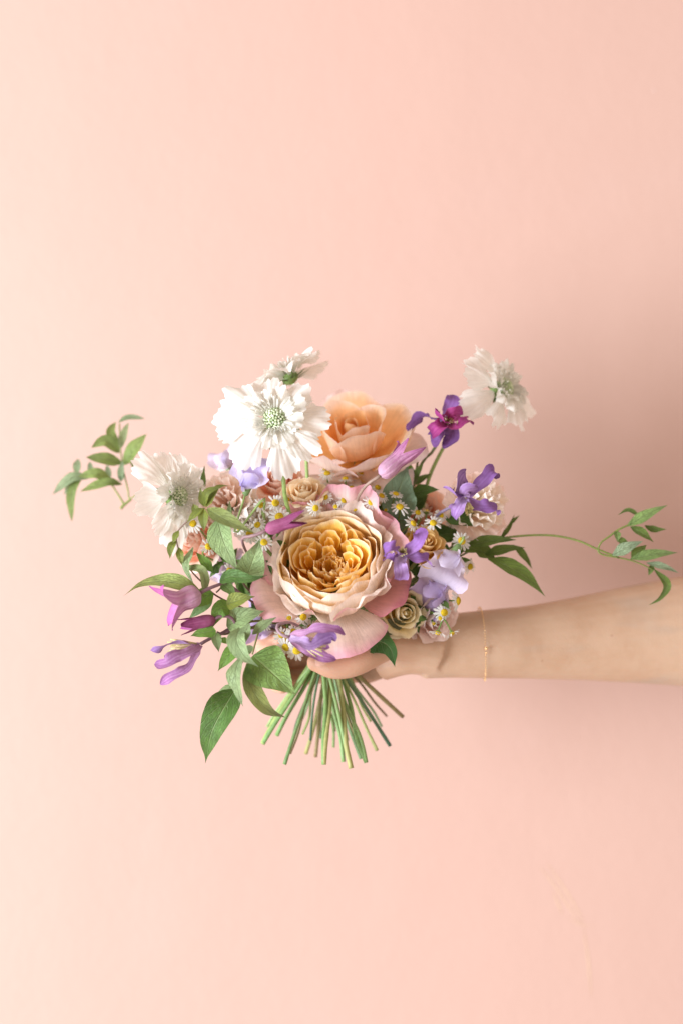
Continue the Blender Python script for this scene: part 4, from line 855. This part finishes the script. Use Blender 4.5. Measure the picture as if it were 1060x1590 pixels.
# ---------------------------------------------------------------- foliage
def lf(a, b, t, edge=None): return pal(a, b, t, edge, .6, .92, k=.72)
G_MID = lf('#789c4e', '#86a85a', '#94b466', '#a98a6a'); G_DK = lf('#557a36', '#5c823c', '#668a44'); G_OLV = lf('#8f9a3c', '#94a048', '#9aa452', '#a5764a')
G_PALE = lf('#a9c088', '#a5bd86', '#aec592'); G_BRT = lf('#7fae48', '#86b450', '#92bb5c'); G_GREY = lf('#7d9c7c', '#86a585', '#90ab8b'); G_SAGE = lf('#98b474', '#a0ba7e', '#aac088')
B_MID = lf('#9cb478', '#a5bc80', '#adc088'); B_DK = lf('#7a9a62', '#80a068', '#88a670')
def leaf(root, a, b, hw, c, cb=None, n=None, mid=None, shape='ovate', tw=(0, 0), cup=.25, fold=.18, ruf=.08, pucker=.03, seed=0, **kw):
    """a -> b in photo pixels and depth, hw in pixels; mid = extra spine points"""
    rnd = random.Random(seed or int(a[0] * 7 + b[1])); pts = [W(*a)] + [W(*m) for m in (mid or [])] + [W(*b)]
    if not mid:
        nn = V(*n) if n else V(0, .2, 1); m_ = lerp(pts[0], pts[1], .5) + nn * np.linalg.norm(pts[1] - pts[0]) * .09; pts.insert(1, m_)
    return ribbon(root, pts, hw * S, V(*n) if n else V(0, .2, 1), LEAF, c, cb or c, shape, tw, cup, fold, ruf, 2.2, pucker, nu=13, nv=24, rnd=rnd, **kw)
def vine(label, path, rad=.0009, c=SBRN, name='clematis_vine', cat='foliage', c1=None):
    root = thing(name, label, cat, W(*path[0]))
    tube(root, [W(*p) for p in path], [rad * .7, rad, rad * 1.1], STEM, c, c if c1 is None else c1, res=50, lump=.05)
    return root
END = [(505, 1008, .0)]
# left clematis leaves
r = vine('clematis stem with broad matt leaves beside the big rose', [(340, 800, .055), (372, 886, .05), (385, 915, .04), (440, 965, .015)] + END, c=SBRN)
leaf(r, (338, 806, .062), (370, 887, .066), 21, G_SAGE, B_MID, n=(-.45, .1, .9), fold=.30, pucker=.06, seed=1)
leaf(r, (384, 897, .066), (404, 836, .074), 21, G_SAGE, B_MID, n=(.15, .1, 1), fold=.22, pucker=.07, seed=2)
leaf(r, (341, 903, .070), (416, 893, .082), 11, G_DK, B_DK, n=(0, .45, .9), fold=.2, mid=[(360, 895, .078), (390, 899, .084)], seed=3)
leaf(r, (352, 939, .066), (397, 926, .074), 13, G_OLV, B_DK, n=(-.1, .4, .9), fold=.2, seed=4)
leaf(r, (352, 972, .052), (412, 948, .060), 19, G_SAGE, B_MID, n=(-.2, .4, .9), fold=.15, seed=5)
leaf(r, (345, 905, .060), (368, 928, .064), 9, G_MID, B_MID, n=(.1, .3, .9), seed=6)
leaf(r, (408, 870, .030), (420, 905, .03), 14, G_DK, B_DK, n=(-.3, .1, 1), seed=7)
r = vine('clematis stem hung with one very broad pointed leaf below the daisies', [(392, 1016, .066), (402, 980, .06), (412, 950, .05), (440, 965, .02)] + END, c=SOLV, name='clematis_vine')
leaf(r, (393, 1018, .066), (460, 1080, .082), 34, G_MID, B_MID, n=(.15, .15, 1), fold=.16, pucker=.06, cup=.25, seed=8)
leaf(r, (390, 1014, .062), (378, 1003, .06), 9, G_SAGE, B_MID, seed=9)
r = vine('clematis stem ending in the lowest dark green hanging leaf', [(368, 1068, .055), (372, 1050, .056), (375, 1010, .055), (390, 975, .045), (440, 970, .02)] + END, c=SOLV)
leaf(r, (366, 1070, .056), (319, 1186, .052), 24, G_DK, B_MID, n=(-.25, .12, 1), fold=.26, pucker=.05, mid=[(345, 1105, .068), (328, 1140, .066)], seed=10)
leaf(r, (362, 1064, .052), (332, 1092, .044), 7, G_SAGE, B_MID, n=(-.3, .4, .8), seed=11)
r = vine('clematis stem with long twisted pale green leaves', [(376, 1030, .068), (374, 1000, .066), (372, 980, .06), (392, 965, .045), (440, 970, .02)] + END, c=SOLV)
leaf(r, (372, 975, .070), (402, 1036, .082), 15, G_PALE, B_MID, n=(-.3, .2, 1), mid=[(368, 995, .082), (380, 1018, .088)], tw=(-.5, .3, .9), shape='lance', seed=12)
leaf(r, (374, 1020, .072), (378, 1098, .074), 14, G_PALE, B_MID, n=(-.4, .0, .9), mid=[(366, 1045, .084), (370, 1072, .084)], shape='lance', tw=(0, .4), seed=13)
leaf(r, (384, 1030, .070), (444, 1114, .06), 13, lf('#a3b87c', '#a0ae62', '#a8b47a'), B_MID, n=(.2, .2, 1), mid=[(388, 1060, .078), (405, 1090, .076), (420, 1105, .07)], shape='lance', tw=(0, .3), seed=14)
leaf(r, (388, 968, .074), (373, 1008, .076), 10, G_PALE, B_MID, n=(-.2, .3, 1), tw=(.4, -.2), shape='lance', seed=15)
leaf(r, (392, 985, .072), (430, 958, .07), 8, G_PALE, B_MID, n=(0, .5, .9), shape='lance', seed=16)
r = vine('clematis stem with small fresh leaves round the dusky bell', [(337, 981, .056), (350, 985, .054), (370, 978, .05), (410, 975, .035), (450, 985, .015)] + END, c=SBRN)
leaf(r, (370, 1002, .060), (338, 1043, .058), 11, G_BRT, B_MID, n=(-.3, .1, 1), seed=17)
leaf(r, (336, 980, .062), (295, 988, .064), 11, G_BRT, B_MID, n=(-.1, .5, .9), seed=18)
leaf(r, (334, 982, .060), (340, 1013, .060), 8, G_SAGE, B_MID, n=(.2, .1, 1), seed=19)
leaf(r, (357, 948, .054), (330, 975, .058), 13, G_BRT, B_DK, n=(-.2, .4, .9), mid=[(342, 946, .060)], seed=20)
leaf(r, (345, 990, .050), (352, 1000, .048), 5, G_BRT, B_MID, seed=21)
r = vine('clematis stem with long olive tipped leaf trailing far out past the pink bell', [(336, 920, .05), (350, 912, .05), (385, 930, .04), (440, 965, .015)] + END, c=SBRN)
leaf(r, (318, 926, .054), (191, 926, .050), 13, lf('#9cb05c', '#a0b264', '#8f8a48'), B_MID, n=(-.1, .6, .8), mid=[(285, 908, .060), (250, 902, .056), (220, 908, .052)], shape='lance', tw=(0, -.1, .4), seed=22)
leaf(r, (332, 922, .052), (287, 944, .050), 14, G_BRT, B_MID, n=(-.1, .3, .9), seed=23)
leaf(r, (330, 926, .046), (292, 962, .040), 9, lf('#7fae68', '#88b470', '#90b878'), B_MID, n=(.3, .2, .9), seed=24)
leaf(r, (330, 888, .058), (304, 857, .056), 8, G_BRT, B_MID, n=(.2, .2, 1), shape='lance', seed=25)
leaf(r, (332, 890, .052), (338, 874, .052), 7, G_DK, B_DK, n=(.2, .2, 1), seed=26)
leaf(r, (300, 850, .056), (302, 908, .060), 8, G_PALE, B_MID, n=(-.4, .2, 1), mid=[(290, 880, .064)], shape='lance', tw=(0, .5), seed=27)
leaf(r, (292, 882, .058), (318, 914, .056), 7, lf('#a0b070', '#a8b878', '#b0bc84'), B_MID, n=(-.2, .6, .8), mid=[(312, 884, .066), (318, 898, .064)], shape='strap', seed=28)
r = vine('olive tinted jasmine vine curling down past the side turned scabious', [(318, 789, .068), (303, 800, .068), (285, 815, .064), (274, 832, .06), (280, 860, .058), (296, 885, .056), (315, 905, .052), (345, 930, .04), (440, 970, .015)] + END, c=lin('#8a6a58', .6), rad=.0007, name='jasmine_vine')
for a, b, hw, sh, mid in (((322,790,.072),(397,829,.088),12,'lance',[(350,806,.086)]), ((317,786,.07),(311,757,.072),6,'lance',None), ((318,786,.07),(348,755,.074),6,'lance',[(322,764,.076)]), ((320,787,.07),(341,757,.072),6,'lance',None),
                      ((317,790,.07),(317,826,.072),8,'lance',None), ((316,789,.07),(290,812,.07),6,'lance',None), ((306,797,.07),(300,782,.068),6,'lance',None), ((278,824,.064),(268,845,.064),5,'lance',None),
                      ((274,840,.062),(264,868,.062),6,'lance',[(266,850,.066)]), ((278,850,.06),(284,880,.062),6,'lance',None), ((322,786,.07),(357,754,.06),3.5,'lance',[(335,758,.072)])):
    leaf(r, a, b, hw, G_OLV if hw != 12 else lf('#93a058', '#9aa860', '#a0aa6a', '#a5845a'), lf('#a8b078', '#b0b884', '#b4ba8a'), n=(-.1, .4, .9), shape=sh, mid=mid, fold=.25)
leaf(r, (352, 815, .06), (357, 776, .06), 5, G_SAGE, B_MID, n=(.3, .1, .9), shape='lance', seed=31)
leaf(r, (318, 760, .01), (318, 722, .008), 5, G_MID, B_MID, n=(-.4, .1, .9), shape='lance', seed=32)
# the sprig far out on the left
r = vine('airy jasmine sprig sticking out past the side turned scabious, against the wall', [(186, 658, -.05), (187, 690, -.05), (191, 725, -.048), (199, 760, -.046), (203, 776, -.044), (225, 765, -.04), (300, 800, -.03), (400, 900, -.015), (470, 970, -.005)] + END, c=lin('#94a055', .7), rad=.0008, name='jasmine_vine')
tube(r, [W(204,775,-.044), W(192,785,-.044), W(188,790,-.044)], [.0010, .0011, .0013], STEM, lin('#8c9a50', .7), name='twig')
tube(r, [W(193,783,-.044), W(182,765,-.044), W(172,752,-.046), W(150,742,-.048)], [.0009, .0007, .0005], STEM, lin('#94a055', .7), name='twig')
JA = lf('#90aa58', '#98b060', '#a2b66a'); JB = lf('#a8bb7c', '#aebf84', '#b4c28c'); JC = lf('#9db684', '#a4ba8c', '#aabe94')
for a, b, hw, mid, c in (((190,719,-.046),(134,710,-.036),11,None,JA), ((186,703,-.046),(142,695,-.036),10,[(165,684,-.038)],JA), ((193,722,-.046),(228,674,-.04),12,None,JA), ((184,690,-.048),(180,655,-.046),8,[(172,672,-.044)],JA),
                      ((187,697,-.048),(200,656,-.046),7,None,JB), ((184,656,-.05),(226,650,-.05),5,[(200,648,-.05)],JC), ((190,735,-.046),(189,748,-.04),6,None,JC), ((203,712,-.052),(212,730,-.054),4,None,JB), ((188,748,-.044),(191,715,-.04),6,None,JC),
                      ((190,752,-.044),(125,763,-.04),8,[(165,749,-.038)],JA), ((172,746,-.046),(122,740,-.04),9,[(150,735,-.038)],JA), ((140,742,-.048),(82,768,-.05),9,[(112,742,-.046)],JC), ((128,740,-.048),(112,810,-.05),8,[(112,765,-.046)],JA), ((122,742,-.05),(100,768,-.05),6,None,JC),
                      ((120,735,-.055),(122,712,-.058),7,None,JC), ((143,738,-.055),(140,716,-.058),5,None,JC), ((172,742,-.055),(166,722,-.058),5,None,JC)):
    leaf(r, a, b, hw, c, JB, n=(-.1, .35, .9), shape='ellip', mid=mid, fold=.15, pucker=.0)
# right tendril
r = vine('thin jasmine tendril reaching out over the forearm with a looped tip', [(1012, 884, .012), (985, 872, .012), (960, 866, .012), (938, 862, .012), (928, 856, .012), (932, 843, .012), (945, 833, .012), (960, 822, .012), (980, 813, .012)], c=lin('#869448', .6), rad=.0007, name='jasmine_vine')
tube(r, [W(960,866,.012), W(925,852,.012), W(895,839,.010), (W(850,831,.006)), W(790,834,.0), W(740,845,-.01), W(680,870,-.01), W(600,940,0), W(508,1006,0)], [.0008, .0009, .0010], STEM, lin('#869448', .6), name='twig', res=50)
RA = lf('#86a35a', '#8aa860', '#96b06c'); RD = lf('#6c8638', '#728c40', '#7c9448'); RB = lf('#98b088', '#a0b690', '#a4ba94')
for a, b, hw, mid, c in (((972,817,.012),(1036,784,.016),9,None,RA), ((992,802,.010),(958,800,.008),4,[(975,792,.01)],RD), ((978,818,.012),(1014,842,.014),8,None,RD), ((1000,816,.008),(1034,822,.008),6,[(1012,822,.008)],RD), ((956,824,.012),(958,842,.016),6,None,RA), ((958,840,.014),(975,842,.014),6,None,RD),
                      ((950,862,.014),(998,840,.020),10,None,RB), ((980,868,.012),(1003,846,.014),10,None,RD), ((978,868,.016),(1052,858,.018),9,None,RA), ((1003,874,.014),(1054,890,.014),6,None,RB), ((1012,876,.01),(1006,894,.01),5,None,RD), ((1015,884,.012),(1006,940,.01),7,[(1034,908,.014),(1024,928,.012)],RD)):
    leaf(r, a, b, hw, c, RB, n=(.1, .4, .9), shape='lance', mid=mid, fold=.2, pucker=0)
r = vine('dark jasmine shoot with narrow leaves pointing out under the cream carnation', [(790, 836, .0), (760, 845, .0), (730, 855, .0), (690, 880, -.005), (600, 950, .0)] + END, c=lin('#76863c', .55), rad=.0009, name='jasmine_vine')
for a, b, hw, mid in (((722,848,.016),(802,838,.016),10,None), ((757,868,.012),(846,927,.006),15,[(785,878,.016),(820,900,.012)]), ((795,846,.0),(826,884,-.004),7,None), ((750,862,.006),(815,850,.004),9,None), ((735,852,.004),(770,870,.004),14,None), ((700,845,.008),(750,858,.01),16,None), ((775,838,.0),(798,798,-.004),4,[(790,818,-.002)]), ((790,815,-.004),(806,800,-.006),3,None)):
    leaf(r, a, b, hw, RD if hw != 15 else lf('#728f3c', '#7c9a48', '#86a458'), RA, n=(.15, .5, .8), shape='lance', mid=mid, fold=.22)
# leaves inside the bouquet
r = vine('grey green rose leaf standing up behind the daisies', [(628, 806, .012), (615, 850, .005), (560, 950, 0)] + END, c=SOLV, name='leafy_stem')
leaf(r, (632, 806, .020), (633, 723, .008), 27, G_GREY, B_MID, n=(-.1, .15, 1), fold=.2, mid=[(618, 772, .022)], seed=40)
leaf(r, (600, 805, .008), (634, 830, .014), 22, G_GREY, B_MID, n=(0, .3, 1), seed=41)
r = vine('dark leafy shoot under the magenta clematis', [(648, 715, -.012), (640, 765, -.01), (620, 850, -.005), (550, 960, 0)] + END, c=SOLV, name='leafy_stem', rad=.0013)
for a, b, hw, c, mid in (((640,766,.006),(682,760,.01),11,G_DK,None), ((640,745,-.004),(658,716,-.004),6,G_MID,None), ((640,752,-.008),(672,735,-.01),6,G_MID,None), ((638,740,-.006),(628,712,-.004),7,G_BRT,None), ((640,790,-.01),(665,768,-.008),12,G_DK,None), ((636,745,-.01),(606,735,-.006),9,G_DK,None), ((690,798,.012),(738,818,.014),16,G_DK,None), ((670,835,.0),(712,826,.004),18,G_DK,None)):
    leaf(r, a, b, hw, c, B_DK, n=(.1, .4, .9), mid=mid)
r = vine('glossy dark leaf hanging under the lowest pink petal, in front of the hand', [(566, 1002, .030), (556, 985, .024), (540, 985, .02)] + END, c=SOLV, name='leafy_stem')
leaf(r, (566, 1004, .030), (613, 1036, .040), 20, lf('#3f6a30', '#467236', '#50803e'), B_DK, n=(-.25, .3, .9), mid=[(588, 996, .036), (606, 1008, .042)], fold=.4, seed=50)
r = vine('dull grey leaf curled below the pale yellow spray rose', [(585, 975, .03), (565, 985, .02)] + END, c=SOLV, name='leafy_stem')
leaf(r, (585, 978, .028), (640, 958, .028), 13, lf('#7f8a6c', '#8a947a', '#949c84'), n=(0, -.2, 1), seed=51)
leaf(r, (640, 948, .026), (650, 985, .026), 8, G_DK, n=(.2, .1, 1), seed=52)
def filler(label, seed, spots, c, hw=13):
    rnd = random.Random(seed); x, y, d = spots[0]
    r = vine(label, [(x, y, d), (lerp(x, 508, .4), lerp(y, 1004, .4), d * .6)] + END, c=lin('#5f7c38', .55), name='leafy_stem', rad=.0014)
    for i, (px, py, dd) in enumerate(spots):
        for q in range(3):
            a = rnd.uniform(.4, 2.7); L = rnd.uniform(26, 42)
            leaf(r, (px + rnd.uniform(-5, 5), py + rnd.uniform(-5, 5), dd), (px + L * math.cos(a), py - L * math.sin(a), dd + rnd.uniform(-.012, .012)), hw * rnd.uniform(.75, 1.2), rnd.choice(c), B_DK, n=(rnd.uniform(-.5, .5), .4, .9), seed=seed * 31 + i * 5 + q)
filler('dark leafy stem filling the middle of the bouquet behind the daisies', 1, [(560, 830, -.008), (590, 800, -.01), (530, 790, -.016), (600, 850, .0), (560, 785, -.014), (625, 845, .0)], [G_DK, G_DK, G_MID])
filler('dark leafy stem in the shade behind the big rose and the tall scabious stem', 2, [(420, 830, .0), (440, 850, .005), (470, 810, -.005), (410, 880, .01), (395, 800, -.008)], [G_DK, G_DK, G_MID])
filler('leafy stem low in the bouquet between daisies and clematis leaves', 3, [(430, 960, .015), (470, 975, .018), (400, 960, .005), (450, 935, .01), (380, 920, .01)], [G_DK, G_MID])
filler('leafy stem low on the wrist side among the pale sweet peas', 4, [(650, 900, .0), (660, 930, .005), (690, 880, -.004), (640, 880, .01), (690, 840, -.006)], [G_DK, G_DK, RD])
